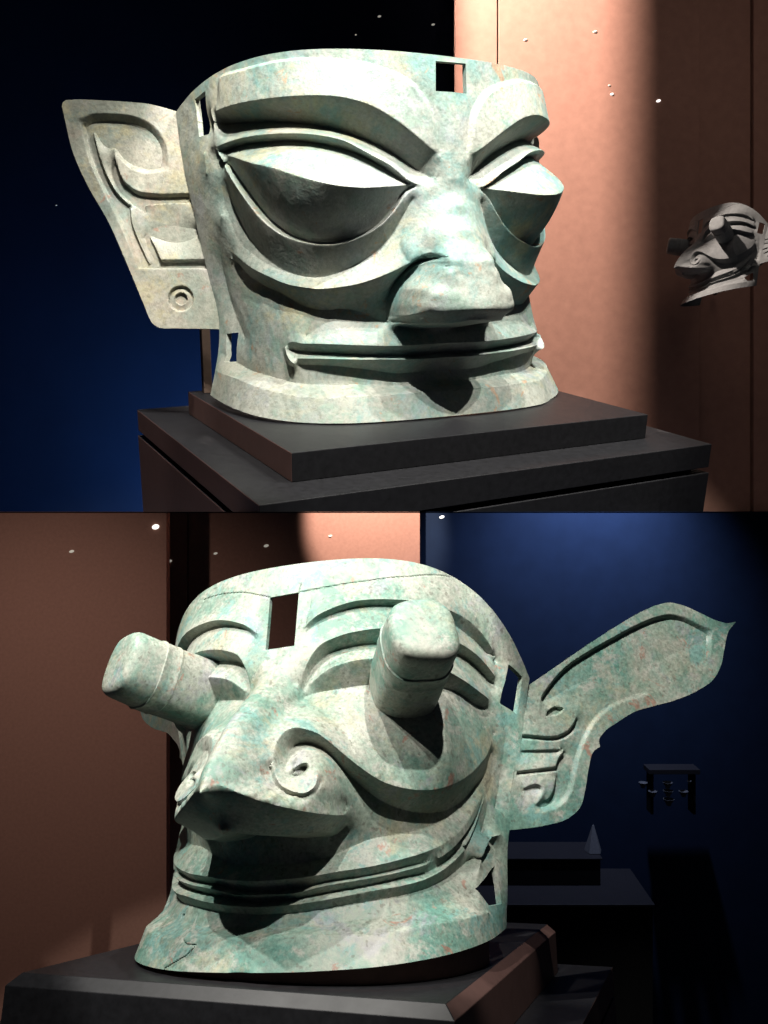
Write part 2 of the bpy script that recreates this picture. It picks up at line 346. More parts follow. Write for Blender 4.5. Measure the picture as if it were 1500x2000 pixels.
UP_POSE = Matrix([[0.99998, 0.00621, -0.00227, 0.51126], [-0.00632, 0.99866, -0.05128, 0.17028], [0.00195, 0.0513, 0.99868, 0.00377], [0.0, 0.0, 0.0, 1.0]]); LO_POSE = Matrix([[0.99844, -0.0134, -0.05415, 0.55673], [0.01037, 0.99839, -0.05572, 0.04467], [0.05481, 0.05507, 0.99698, 0.02238], [0.0, 0.0, 0.0, 1.0]])
UP_SHELL = Shell([0.5056, 0.43948, 3.50426, 0.52134, 0.57992, 2.10503, 0.8135, 0.12366, 0.2078], [1.54723, 1.39251]); LO_SHELL = Shell([0.46973, 0.49493, 2.55631, 0.59008, 0.41235, 1.83624, 0.96247, 0.31075, 0.55146], [1.54723, 1.33062], -0.05)
UP_CURVES = unpack("""-10000,10000,0 -8750,10000,0 -7500,10000,0 -6250,10000,0 -5000,10000,0 -3750,10000,0 -2500,10000,0 -1250,10000,0 0,10000,0
-10000,0,0 -8500,0,0 -6500,0,-60 -4500,0,-140 -2500,0,-60 0,0,0
-7804,9222,0 -7687,9886,-10 -7575,9890,-10 -6573,9818,-10 -5605,9821,-10 -4597,9817,-10 -3635,9762,-10 -2845,9707,-10 -2041,9546,-10 -1432,9374,-10 -1061,9202,-10 -748,8935,-10 -473,8528,0 -351,8023,20 -257,7553,40
-7612,9113,60 -7497,9744,90 -7411,9744,90 -6471,9685,100 -5531,9700,100 -4551,9703,100 -3614,9652,100 -2844,9600,100 -2093,9440,100 -1532,9267,100 -1171,9097,100 -882,8856,100 -619,8466,100 -483,7996,100 -346,7539,80
-7844,8938,60 -7101,8866,120 -6074,8796,180 -5188,8763,210 -4376,8752,220 -3599,8730,220 -2984,8651,220 -2363,8498,210 -1886,8305,200 -1364,8053,180 -898,7784,150 -512,7551,100 -284,7441,50
-8354,8783,-360 -7901,8700,-420 -6748,8511,-460 -5459,8362,-480 -4444,8240,-480 -3467,8090,-480 -2319,7813,-460 -1220,7392,-400 -596,6992,-280 -365,6830,-160
-8122,9093,10 -8082,8811,0 -8100,8524,-30 -8199,8289,-50 -8380,8076,-70
-8162,8026,-80 -7671,8007,-60 -7004,7984,-30 -5887,7924,0 -4901,7875,10 -4083,7812,10 -3184,7659,10 -2383,7352,0 -1645,7079,-30 -994,6708,-80 -689,6617,-120
-8181,7902,-320 -7366,7924,-340 -6207,7846,-340 -5093,7781,-330 -4175,7697,-330 -3175,7536,-340 -2297,7294,-340 -1509,6956,-320 -941,6659,-260
-7884,7751,-200 -6423,7179,160 -5309,6851,400 -4712,6654,500 -4173,6502,560 -3413,6366,580 -2510,6365,450 -1844,6468,220 -970,6620,-200
-8194,7828,-320 -7490,6940,-340 -6889,6308,-360 -6203,5729,-380 -5434,5339,-400 -4510,5080,-410 -3636,5041,-410 -2963,5115,-410 -2210,5328,-400 -1667,5665,-380 -1291,6069,-340 -996,6482,-280 -814,6588,-220
-8184,8004,-90 -7860,7352,-120 -7079,6338,-140 -6229,5597,-160 -5478,5221,-170 -4770,5048,-180 -4003,4954,-180 -2980,5021,-180 -2268,5238,-180 -1662,5592,-170 -1279,6011,-150 -1011,6361,-140 -680,6577,-130
-8115,7153,-200 -8189,6659,-360 -8148,6083,-500 -7694,5375,-570 -7000,4794,-600 -6069,4409,-610 -5096,4193,-610 -4063,4127,-610 -3137,4255,-600 -2323,4521,-570 -1700,4840,-520 -1307,5215,-450 -1013,5753,-340 -788,6256,-220
-8514,4889,-480 -7572,4447,-460 -6398,4108,-450 -5453,3904,-430 -4625,3822,-400 -3979,3780,-360 -3121,3824,-310 -2362,3920,-240 -1621,4125,-140 -1224,4288,-50 -895,4477,70 -601,4695,190 -420,4782,340 -359,4681,580 -345,4446,780
-8763,4768,-500 -8694,4640,-620 -8318,4299,-700 -7384,3941,-760 -6104,3655,-790 -5007,3381,-810 -4199,3259,-820 -3509,3230,-820 -2765,3267,-810 -2149,3183,-800 -1529,2991,-780 -1037,2827,-740
-324,4285,700 -263,4489,360 -302,4621,80 -429,4566,-140 -678,4409,-340 -913,4061,-500 -1091,3664,-620 -1122,3242,-680 -1039,2916,-720
-360,4107,910 -346,4353,720 -420,4496,440 -559,4459,160 -732,4310,-140 -899,3994,-340 -1029,3613,-480 -1046,3236,-540 -983,2986,-560
-954,2953,-400 -958,2979,-100 -924,3003,200 -826,3039,540 -587,3087,870 -252,3104,1080 0,3127,1200
-946,2852,-580 -918,2806,-360 -896,2790,-140 -812,2786,140 -431,2789,560 -149,2790,820 0,2859,1000
-826,2759,-740 -407,2650,-700 -72,2596,-620 0,2615,-500
0,7456,100 0,6765,140 0,6052,300 0,5331,540 0,4612,810 0,3902,1040 0,3408,1170
-259,7382,80 -228,7198,60 -253,6969,30 -319,6782,-20
-5905,2088,-680 -5701,2214,-660 -4674,2256,-600 -3241,2252,-530 -2100,2209,-490 -831,2153,-440 -201,2144,-410 0,2160,-380
-4561,2503,-750 -3470,2878,-790 -2066,2887,-760 -1306,2688,-690
-5704,2050,-880 -3953,2015,-860 -1926,1923,-820 -644,1832,-780 -41,1822,-750 0,1855,-730
-5290,1816,-680 -4168,1841,-620 -3193,1830,-580 -2035,1797,-540 -779,1747,-490 -176,1716,-460 0,1728,-440
-5182,1648,-820 -3134,1641,-850 -1459,1467,-860 -302,1294,-840 0,1335,-800
-5829,2145,-600 -5642,1940,-520 -5383,1743,-480 -5156,1664,-500
-6144,2079,-720 -6118,1855,-740 -5860,1615,-760 -5458,1561,-800
-9872,1530,-400 -9201,1267,-580 -7124,1166,-720 -3840,1079,-760 -1466,1035,-760 -329,964,-740 0,1025,-720
-9950,891,-200 -8752,902,-240 -7358,829,-280 -6028,783,-300 -4910,744,-310 -3762,717,-320 -2020,759,-320 -799,724,-310 0,729,-300
-10000,10000,0 -10000,9000,-10 -10000,7800,-40 -10000,6000,-170 -10000,4200,-330 -10000,2500,-440 -10000,1500,-340 -10000,850,-200 -10000,0,0
-8543,6082,-240 -9181,5230,-400 -9484,4242,-560 -9470,3189,-660 -8942,2189,-720
-8762,8015,-40 -8851,7415,-80
0,9983,0 0,9016,30 0,8271,80 0,7863,100 0,7456,100""")
LO_CURVES = unpack("""0,10000,0 1250,10000,0 2500,10000,0 3750,10000,0 5000,10000,0 6250,10000,0 7500,10000,0 8750,10000,0 10000,10000,0
0,0,0 1250,0,0 2500,0,0 3750,0,0 5000,0,0 6250,0,0 7500,0,0 8750,0,0 10000,0,0
810,7707,40 811,8314,40 1027,8674,50 1555,8892,60 2658,9066,70 3925,9183,80 5041,9247,80 6037,9226,60 7142,9168,30
732,8017,80 1205,8291,180 1665,8445,220 2549,8632,260 3364,8685,260 4067,8708,240 4991,8755,180 5806,8793,100 6726,8886,0 7584,8896,-80 8384,8751,-140
783,7861,0 1224,8152,0 1686,8315,0 2548,8498,0 3387,8553,0 4135,8571,-40 5136,8580,-120 6024,8590,-200 6990,8613,-300 7934,8736,-380 8527,8799,-380
654,6313,-20 763,6686,40 946,7031,100 1301,7412,140 1975,7651,180 2724,7776,200 3490,7850,180 4453,7877,120 5456,7912,20 6815,8059,-120 7774,8157,-200 8545,8209,-250
729,6258,-100 854,6640,-180 1040,6914,-240 1567,7241,-280 2401,7420,-300 3287,7483,-320 4435,7520,-360 5781,7638,-440 7254,7970,-520 8111,8110,-560 8683,8157,-540
979,6431,-80 1613,6767,40 2323,6933,100 3250,7011,100 4469,7011,60 5686,7007,-20 6652,6989,-120 7729,7073,-220 8388,7284,-320
792,6119,-140 1264,6206,-280 1901,6257,-340 2754,6326,-380 3848,6363,-420 5379,6474,-480 6047,6576,-520 7005,6759,-560 7934,6870,-580 8615,7145,-540
734,6038,-40 1142,5902,0 1664,5525,100 2349,4980,120
6397,6470,-450 6044,5924,-180 5876,5386,-40 5909,4909,20 6147,4409,-40 6555,4086,-200
2669,5866,-200 3219,5218,-120 3767,4577,-100 4537,4088,-120
9111,6679,-500 8782,5766,-450 7839,4718,-360 6687,4042,-260 5869,3788,-200 5054,3696,-140 4293,3727,-60 3488,3890,80 2738,4250,320 2267,4572,520 1821,4922,740 1560,5107,880 1271,5222,1020 1031,5274,1100 812,5228,1170 658,5057,1260 604,4810,1340 610,4541,1400
9232,6071,-620 9235,5331,-720 8920,4766,-800 8216,3988,-840 7127,3385,-850 6238,3202,-840 4871,3185,-780 3548,3439,-580 2782,3789,-350 2376,4052,-80 2070,4349,180 1754,4634,380 1420,4824,480 1155,4902,560 943,4891,630 813,4790,730 775,4625,860 816,4413,1040 917,4248,1180
2281,3284,-120 2313,3584,80 2189,3927,300 1948,4289,560 1662,4557,760 1380,4695,890 1186,4696,980 1087,4596,1080 1050,4471,1150
623,4483,1420 698,4226,1470 851,3991,1480 1111,3827,1430 1416,3771,1330 1591,3879,1240 1645,4109,1110 1576,4295,1010
2256,3150,-60 2024,3194,440 1593,3303,1060 1035,3493,1620 677,3643,1920 239,3912,2320 11,4084,2560 -119,4147,2710 -200,3950,2860
2253,3022,-260 1854,2843,-120 1154,2822,300 424,2855,740 6,2949,1120 -200,3100,1700
-200,9000,0 -200,8000,0 -200,7400,40 -200,6900,220 -200,6500,550 -200,6000,1300 -200,5650,1740 -200,5300,2120 -200,4900,2420 -200,4550,2630 -200,4200,2780 -200,3950,2860
-200,1759,-480 1024,1806,-540 1786,1864,-560 3325,1949,-600 4267,2034,-620 5597,2213,-640 6692,2480,-640 7652,2910,-640 8348,3583,-620 8957,4426,-620
-200,1488,-750 392,1505,-800 1230,1606,-830 3397,1730,-860 4864,1855,-880 6223,2034,-880 7538,2448,-860 8281,3048,-800 8777,3778,-700 9010,4419,-640
-200,1459,-520 493,1459,-580 1313,1560,-600 3339,1690,-640 4677,1796,-660 5904,1965,-660 7201,2349,-660 8026,2932,-640 8666,3685,-620 9005,4380,-620
-200,1244,-780 394,1304,-830 1485,1399,-850 3408,1517,-880 4886,1636,-890 6249,1765,-880 7411,2123,-860 8214,2645,-820 8765,3365,-740 9008,4090,-660
-200,1201,-520 514,1225,-570 1793,1309,-600 3344,1417,-640 4688,1481,-660 5939,1631,-670 7023,1920,-660 7978,2432,-650 8544,3139,-640 8894,3853,-630 9056,4319,-620
-200,1020,-700 588,1032,-760 1940,1114,-800 3637,1187,-840 5178,1270,-860 6657,1465,-860 7953,1836,-840 8870,2426,-780 9276,3369,-700 9349,4290,-620
-200,764,-600 951,789,-660 2743,820,-680 5004,883,-680 6876,1023,-620 8291,1252,-500
-200,609,-220 314,636,-240 1725,645,-260 2726,578,-240 4200,593,-220 5901,646,-180 7339,673,-140 8647,719,-120
-200,2081,-650 1164,2123,-800 3158,2505,-900 5175,2673,-940 6871,3047,-900 8257,3843,-800 8872,4580,-720
8858,9240,-100 9268,7814,-240 9557,6727,-360 9795,5547,-500 9771,4339,-560
900,9800,0 900,8500,0
9666,3319,-280 9023,2936,-340 8753,2320,-420 8526,1647,-440 8366,876,-260 8928,681,-140
541,4371,1380 612,4138,1390 772,3902,1380 1069,3735,1320 1414,3675,1210 1645,3801,1070 1726,4099,930
1036,4108,1320 1052,4264,1240 1118,4373,1140 1249,4433,1060 1386,4412,1020 1448,4327,1040 1384,4205,1130 1261,4125,1230 1141,4077,1290 1036,4108,1320
1016,4166,1000 1051,4265,880 1159,4338,800 1273,4308,800 1210,4221,900 1107,4149,990 1016,4166,1000
2253,2862,-700 1854,2683,-700 1154,2662,-500 424,2695,-500 6,2789,-500 -200,2940,-500
10000,10000,0 10000,8000,-40 10000,6000,-100 10000,4000,-180 10000,3000,-180 10000,1500,-60 10000,0,0""")
LO_FAR = unpack("""-400,10000,0 -1644,10000,0 -2875,10000,0 -4094,10000,0 -5300,10000,0 -6494,10000,0 -7675,10000,0 -8844,10000,0 -10000,10000,0
-400,0,0 -1644,0,0 -2875,0,0 -4094,0,0 -5300,0,0 -6494,0,0 -7675,0,0 -8844,0,0 -10000,0,0
-1207,7707,40 -1208,8314,40 -1423,8674,50 -1945,8892,60 -3030,9066,70 -4263,9183,80 -5339,9247,80 -6291,9226,60 -7338,9168,30
-1130,8017,80 -1599,8291,180 -2054,8445,220 -2923,8632,260 -3719,8685,260 -4401,8708,240 -5291,8755,180 -6071,8793,100 -6945,8886,0 -7754,8896,-80 -8503,8751,-140
-1181,7861,0 -1618,8152,0 -2075,8315,0 -2922,8498,0 -3741,8553,0 -4467,8571,-40 -5430,8580,-120 -6279,8590,-200 -7195,8613,-300 -8082,8736,-380 -8636,8799,-380
-1052,6313,-20 -1161,6686,40 -1342,7031,100 -1694,7412,140 -2359,7651,180 -3094,7776,200 -3841,7850,180 -4774,7877,120 -5737,7912,20 -7029,8059,-120 -7932,8157,-200 -8653,8209,-250
-1127,6258,-100 -1251,6640,-180 -1436,6914,-240 -1957,7241,-280 -2778,7420,-300 -3644,7483,-320 -4756,7520,-360 -6047,7638,-440 -7444,7970,-520 -8248,8110,-560 -8781,8157,-540
-1375,6431,-80 -2003,6767,40 -2701,6933,100 -3608,7011,100 -4789,7011,60 -5957,7007,-20 -6875,6989,-120 -7890,7073,-220 -8507,7284,-320
-1189,6119,-140 -1658,6206,-280 -2287,6257,-340 -3124,6326,-380 -4189,6363,-420 -5663,6474,-480 -6301,6576,-520 -7209,6759,-560 -8082,6870,-580 -8718,7145,-540
-1132,6038,-40 -1537,5902,0 -2053,5525,100 -2727,4980,120
-6633,6470,-1010 -6298,5924,-740 -6138,5386,-600 -6169,4909,-540 -6396,4409,-600 -6783,4086,-760
-3041,5866,-200 -3578,5218,-247 -4110,4577,-390 -4855,4088,-605
-9179,6679,-645 -8874,5766,-693 -7993,4718,-849 -6908,4042,-819 -6131,3788,-760 -5352,3696,-682 -4619,3727,-497 -3839,3890,-122 -3108,4250,320 -2646,4572,520 -2208,4922,740 -1950,5107,880 -1665,5222,1020 -1427,5274,1100 -1209,5228,1170 -1056,5057,1260 -1003,4810,1340 -1009,4541,1400
-9291,6071,-620 -9294,5331,-720 -9002,4766,-800 -8346,3988,-840 -7324,3385,-850 -6482,3202,-840 -5176,3185,-780 -3898,3439,-580 -3151,3789,-350 -2753,4052,320 -2453,4349,580 -2142,4634,780 -1812,4824,880 -1550,4902,960 -1339,4891,1030 -1210,4790,1130 -1173,4625,1260 -1213,4413,1440 -1314,4248,1580
-2660,3284,-120 -2692,3584,80 -2570,3927,300 -2333,4289,560 -2051,4557,760 -1772,4695,890 -1580,4696,980 -1482,4596,1080 -1446,4471,1150
-1021,4483,1420 -1096,4226,1470 -1248,3991,1480 -1506,3827,1430 -1808,3771,1330 -1981,3879,1240 -2034,4109,1110 -1966,4295,1010
-2636,3150,-60 -2408,3194,440 -1983,3303,1060 -1431,3493,1620 -1075,3643,1920 -639,3912,2320 -411,4084,2560 -281,4147,2710 -200,3950,2860
-2633,3022,-260 -2240,2843,-120 -1549,2822,300 -823,2855,740 -406,2949,1120 -200,3100,1700
-200,9000,0 -200,8000,0 -200,7400,40 -200,6900,220 -200,6500,550 -200,6000,1300 -200,5650,1740 -200,5300,2120 -200,4900,2420 -200,4550,2630 -200,4200,2780 -200,3950,2860
-200,1759,-480 -1420,1806,-540 -2173,1864,-560 -3681,1949,-600 -4594,2034,-620 -5872,2213,-640 -6913,2480,-640 -7818,2910,-640 -8469,3583,-620 -9036,4426,-620
-200,1488,-750 -791,1505,-800 -1624,1606,-830 -3751,1730,-860 -5169,1855,-880 -6468,2034,-880 -7711,2448,-860 -8407,3048,-800 -8869,3778,-700 -9085,4419,-640
-200,1459,-520 -892,1459,-580 -1706,1560,-600 -3694,1690,-640 -4990,1796,-660 -6165,1965,-660 -7394,2349,-660 -8168,2932,-640 -8766,3685,-620 -9081,4380,-620
-200,1244,-780 -793,1304,-830 -1876,1399,-850 -3762,1517,-880 -5191,1636,-890 -6493,1765,-880 -7591,2123,-860 -8344,2645,-820 -8858,3365,-740 -9083,4090,-660
-200,1201,-520 -913,1225,-570 -2180,1309,-600 -3699,1417,-640 -5000,1481,-660 -6198,1631,-670 -7226,1920,-660 -8123,2432,-650 -8652,3139,-640 -8978,3853,-630 -9128,4319,-620
-200,1020,-700 -987,1032,-760 -2325,1114,-800 -3984,1187,-840 -5471,1270,-860 -6880,1465,-860 -8100,1836,-840 -8955,2426,-780 -9332,3369,-700 -9399,4290,-620
-200,764,-600 -1347,789,-660 -3113,820,-680 -5304,883,-680 -7087,1023,-620 -8416,1252,-500
-200,609,-220 -714,636,-240 -2113,645,-260 -3096,578,-240 -4529,593,-220 -6162,646,-180 -7524,673,-140 -8748,719,-120
-200,2081,-650 -1559,2123,-800 -3518,2505,-900 -5468,2673,-940 -7082,3047,-900 -8384,3843,-800 -8957,4580,-720
-8944,9240,-100 -9324,7814,-240 -9592,6727,-360 -9811,5547,-500 -9789,4339,-560
-1297,9800,0 -1297,8500,0
-9692,3319,-280 -9097,2936,-340 -8847,2320,-420 -8635,1647,-440 -8486,876,-260 -9009,681,-140
-940,4371,1380 -1011,4138,1390 -1170,3902,1380 -1464,3735,1320 -1806,3675,1210 -2034,3801,1070 -2114,4099,930
-1432,4108,1320 -1448,4264,1240 -1513,4373,1140 -1643,4433,1060 -1778,4412,1020 -1840,4327,1040 -1776,4205,1130 -1655,4125,1230 -1536,4077,1290 -1432,4108,1320
-1412,4166,1000 -1447,4265,880 -1554,4338,800 -1667,4308,800 -1604,4221,900 -1502,4149,990 -1412,4166,1000
-2633,2862,-700 -2240,2683,-700 -1549,2662,-500 -823,2695,-500 -406,2789,-500 -200,2940,-500
-10000,10000,0 -10000,9000,-200 -10000,8000,-450 -10000,6000,-650 -10000,4000,-750 -10000,3000,-700 -10000,1500,-400 -10000,0,0""")
UP_FARC = unpack("""10000,10000,0 8750,10000,0 7500,10000,0 6250,10000,0 5000,10000,0 3750,10000,0 2500,10000,0 1250,10000,0 0,10000,0
10000,0,-4 8500,0,-31 6500,0,-213 4500,0,-351 2500,0,-141 0,0,-4
7804,9222,0 7687,9886,-10 7575,9890,-10 6573,9818,-10 5605,9821,-10 4597,9817,-10 3635,9762,-10 2845,9707,-10 2041,9546,-10 1432,9374,-10 1061,9202,-10 748,8935,-10 473,8528,0 351,8023,20 257,7553,40
7612,9113,60 7497,9744,90 7411,9744,90 6471,9685,100 5531,9700,100 4551,9703,100 3614,9652,100 2844,9600,100 2093,9440,100 1532,9267,100 1171,9097,100 882,8856,100 619,8466,100 483,7996,100 346,7539,80
7844,8938,60 7101,8866,120 6074,8796,180 5188,8763,210 4376,8752,220 3599,8730,220 2984,8651,220 2363,8498,210 1886,8305,200 1364,8053,180 898,7784,150 512,7551,100 284,7441,50
8354,8783,-360 7901,8700,-420 6748,8511,-460 5459,8362,-480 4444,8240,-480 3467,8090,-480 2319,7813,-460 1220,7392,-400 596,6992,-280 365,6830,-160
8122,9093,10 8082,8811,0 8100,8524,-30 8199,8289,-50 8380,8076,-70
8162,8026,-80 7671,8007,-60 7004,7984,-30 5887,7924,0 4901,7875,10 4083,7812,10 3184,7659,10 2383,7352,0 1645,7079,-30 994,6708,-80 689,6617,-120
8181,7902,-320 7366,7924,-340 6207,7846,-340 5093,7781,-330 4175,7697,-330 3175,7536,-340 2297,7294,-340 1509,6956,-320 941,6659,-260
7884,7751,-200 6423,7179,160 5309,6851,400 4712,6654,500 4173,6502,560 3413,6366,580 2510,6365,450 1844,6468,220 970,6620,-200
8194,7828,-320 7490,6940,-340 6889,6308,-360 6203,5729,-380 5434,5339,-400 4510,5080,-410 3636,5041,-410 2963,5115,-410 2210,5328,-400 1667,5665,-380 1291,6069,-340 996,6482,-280 814,6588,-220
8184,8004,-90 7860,7352,-120 7079,6338,-140 6229,5597,-160 5478,5221,-170 4770,5048,-180 4003,4954,-180 2980,5021,-180 2268,5238,-180 1662,5592,-170 1279,6011,-150 1011,6361,-140 680,6577,-130
8115,7153,-200 8189,6659,-360 8148,6083,-500 7694,5375,-570 7000,4794,-600 6069,4409,-610 5096,4193,-610 4063,4127,-610 3137,4255,-600 2323,4521,-570 1700,4840,-520 1307,5215,-450 1013,5753,-340 788,6256,-220
8514,4889,-480 7572,4447,-460 6398,4108,-450 5453,3904,-430 4625,3822,-400 3979,3780,-360 3121,3824,-310 2362,3920,-240 1621,4125,-140 1224,4288,-50 895,4477,70 601,4695,190 420,4782,340 359,4681,580 345,4446,780
8763,4768,-500 8694,4640,-620 8318,4299,-700 7384,3941,-760 6104,3655,-790 5007,3381,-810 4199,3259,-820 3509,3230,-820 2765,3267,-810 2149,3183,-800 1529,2991,-780 1037,2827,-740
324,4285,700 263,4489,360 302,4621,80 429,4566,-140 678,4409,-340 913,4061,-500 1091,3664,-620 1122,3242,-680 1039,2916,-720
360,4107,910 346,4353,720 420,4496,440 559,4459,160 732,4310,-140 899,3994,-340 1029,3613,-480 1046,3236,-540 983,2986,-560
954,2953,-400 958,2979,-100 924,3003,200 826,3039,540 587,3087,870 252,3104,1080 0,3127,1200
946,2852,-580 918,2806,-360 896,2790,-140 812,2786,140 431,2789,560 149,2790,820 0,2859,1000
826,2759,-740 407,2650,-700 72,2596,-620 0,2615,-500
0,7456,100 0,6765,140 0,6052,300 0,5331,540 0,4612,810 0,3902,1040 0,3408,1170
259,7382,80 228,7198,60 253,6969,30 319,6782,-20
5905,2088,-680 5701,2214,-660 4674,2256,-600 3241,2252,-530 2100,2209,-490 831,2153,-440 201,2144,-410 0,2160,-380
4561,2503,-750 3470,2878,-790 2066,2887,-760 1306,2688,-690
5704,2050,-880 3953,2015,-860 1926,1923,-820 644,1832,-780 41,1822,-750 0,1855,-730
5290,1816,-680 4168,1841,-620 3193,1830,-580 2035,1797,-540 779,1747,-490 176,1716,-460 0,1728,-440
5182,1648,-820 3134,1641,-850 1459,1467,-860 302,1294,-840 0,1335,-800
5829,2145,-600 5642,1940,-520 5383,1743,-480 5156,1664,-500
6144,2079,-720 6118,1855,-740 5860,1615,-760 5458,1561,-800
9872,1530,-405 9201,1267,-593 7124,1166,-827 3840,1079,-937 1466,1035,-790 329,964,-747 0,1025,-724
9950,891,-204 8752,902,-263 7358,829,-370 6028,783,-486 4910,744,-530 3762,717,-492 2020,759,-373 799,724,-323 0,729,-304
10000,10000,0 10000,9000,-10 10000,7800,-40 10000,6000,-170 10000,4200,-330 10000,2500,-440 10000,1500,-340 10000,850,-200 10000,0,0
8543,6082,-240 9181,5230,-400 9484,4242,-560 9470,3189,-660 8942,2189,-720
8762,8015,-40 8851,7415,-80
0,9983,0 0,9016,30 0,8271,80 0,7863,100 0,7456,100""")
UP_HOLES = [[(-0.0487, 0.9846), (-0.0432, 0.9075), (0.0412, 0.909), (0.0471, 0.9873)], [(-0.8887, 0.9739), (-0.8317, 0.9732), (-0.8575, 0.8564), (-0.9028, 0.8643)], [(-0.975, 0.225), (-0.925, 0.235), (-0.935, 0.135), (-0.975, 0.125)], [(0.8887, 0.9739), (0.8317, 0.9732), (0.8575, 0.8564), (0.9028, 0.8643)]]
LO_HOLES = [[(-0.0875, 0.9063), (0.041, 0.9092), (0.0408, 0.7512), (-0.0658, 0.7492)], [(0.8977, 0.9109), (0.9668, 0.95), (0.9695, 0.798), (0.9017, 0.7681)], [(0.837, 0.1382), (0.8989, 0.1769), (0.9523, 0.2202), (0.9644, 0.0896), (0.8853, 0.088)]]
UP_FAIR = ([(0.0, 0.7592, 0.01), (-0.0236, 0.7438, None), (-0.0228, 0.7198, 0.006), (-0.0253, 0.6969, 0.003), (-0.0306, 0.6769, -0.002), (-0.0437, 0.6555, None), (-0.0603, 0.6389, None), (-0.0812, 0.6031, None), (-0.0936, 0.5539, None), (-0.1057, 0.4813, None), (-0.0895, 0.4477, 0.007), (-0.0601, 0.4695, 0.019), (-0.042, 0.4782, 0.034), (-0.0359, 0.4681, 0.058), (-0.0345, 0.4446, 0.078), (-0.036, 0.4107, 0.091), (-0.0346, 0.4353, 0.072), (-0.042, 0.4496, 0.044), (-0.0559, 0.4459, 0.016), (-0.0732, 0.431, -0.014), (-0.0899, 0.3994, -0.034), (-0.1029, 0.3613, -0.048), (-0.1046, 0.3236, -0.054), (-0.0983, 0.2986, -0.056), (-0.0954, 0.2953, -0.04), (-0.0958, 0.2979, -0.01), (-0.0924, 0.3003, 0.02), (-0.0826, 0.3039, 0.054), (-0.0587, 0.3087, 0.087), (-0.0252, 0.3104, 0.108), (0.0, 0.3127, 0.12), (-0.0, 0.3127, 0.12), (0.0252, 0.3104, 0.108), (0.0587, 0.3087, 0.087), (0.0826, 0.3039, 0.054), (0.0924, 0.3003, 0.02), (0.0958, 0.2979, -0.01), (0.0954, 0.2953, -0.04), (0.0983, 0.2986, -0.056), (0.1046, 0.3236, -0.054), (0.1029, 0.3613, -0.048), (0.0899, 0.3994, -0.034), (0.0732, 0.431, -0.014), (0.0559, 0.4459, 0.016), (0.042, 0.4496, 0.044), (0.0346, 0.4353, 0.072), (0.036, 0.4107, 0.091), (0.0345, 0.4446, 0.078), (0.0359, 0.4681, 0.058), (0.042, 0.4782, 0.034), (0.0601, 0.4695, 0.019), (0.0895, 0.4477, 0.007), (0.1057, 0.4813, None), (0.0936, 0.5539, None), (0.0812, 0.6031, None), (0.0603, 0.6389, None), (0.0437, 0.6555, None), (0.0306, 0.6769, -0.002), (0.0253, 0.6969, 0.003), (0.0228, 0.7198, 0.006), (0.0236, 0.7438, None), (-0.0, 0.7592, 0.01)], [(-0.0, 0.7456, 0.01), (-0.0, 0.6765, 0.014), (-0.0, 0.6052, 0.03), (-0.0, 0.5331, 0.054), (-0.0, 0.4612, 0.081), (-0.0, 0.3902, 0.104), (-0.0, 0.3408, 0.117), (-0.0288, 0.6845, -0.006), (-0.0327, 0.621, 0.002), (-0.0396, 0.5635, 0.016), (-0.0341, 0.5169, 0.038), (-0.025, 0.4757, 0.068), (-0.0184, 0.4328, 0.091), (-0.0, 0.4099, 0.1), (-0.0168, 0.4091, 0.095), (-0.0, 0.3732, 0.109), (-0.024, 0.3744, 0.1), (-0.0566, 0.3754, 0.08), (-0.0833, 0.3741, 0.046), (-0.0, 0.3338, 0.118), (-0.026, 0.3355, 0.108), (-0.0592, 0.3336, 0.09), (-0.0872, 0.3292, 0.052), (0.0288, 0.6845, -0.006), (0.0327, 0.621, 0.002), (0.0396, 0.5635, 0.016), (0.0341, 0.5169, 0.038), (0.025, 0.4757, 0.068), (0.0184, 0.4328, 0.091), (0.0168, 0.4091, 0.095), (0.024, 0.3744, 0.1), (0.0566, 0.3754, 0.08), (0.0833, 0.3741, 0.046), (0.026, 0.3355, 0.108), (0.0592, 0.3336, 0.09), (0.0872, 0.3292, 0.052)])
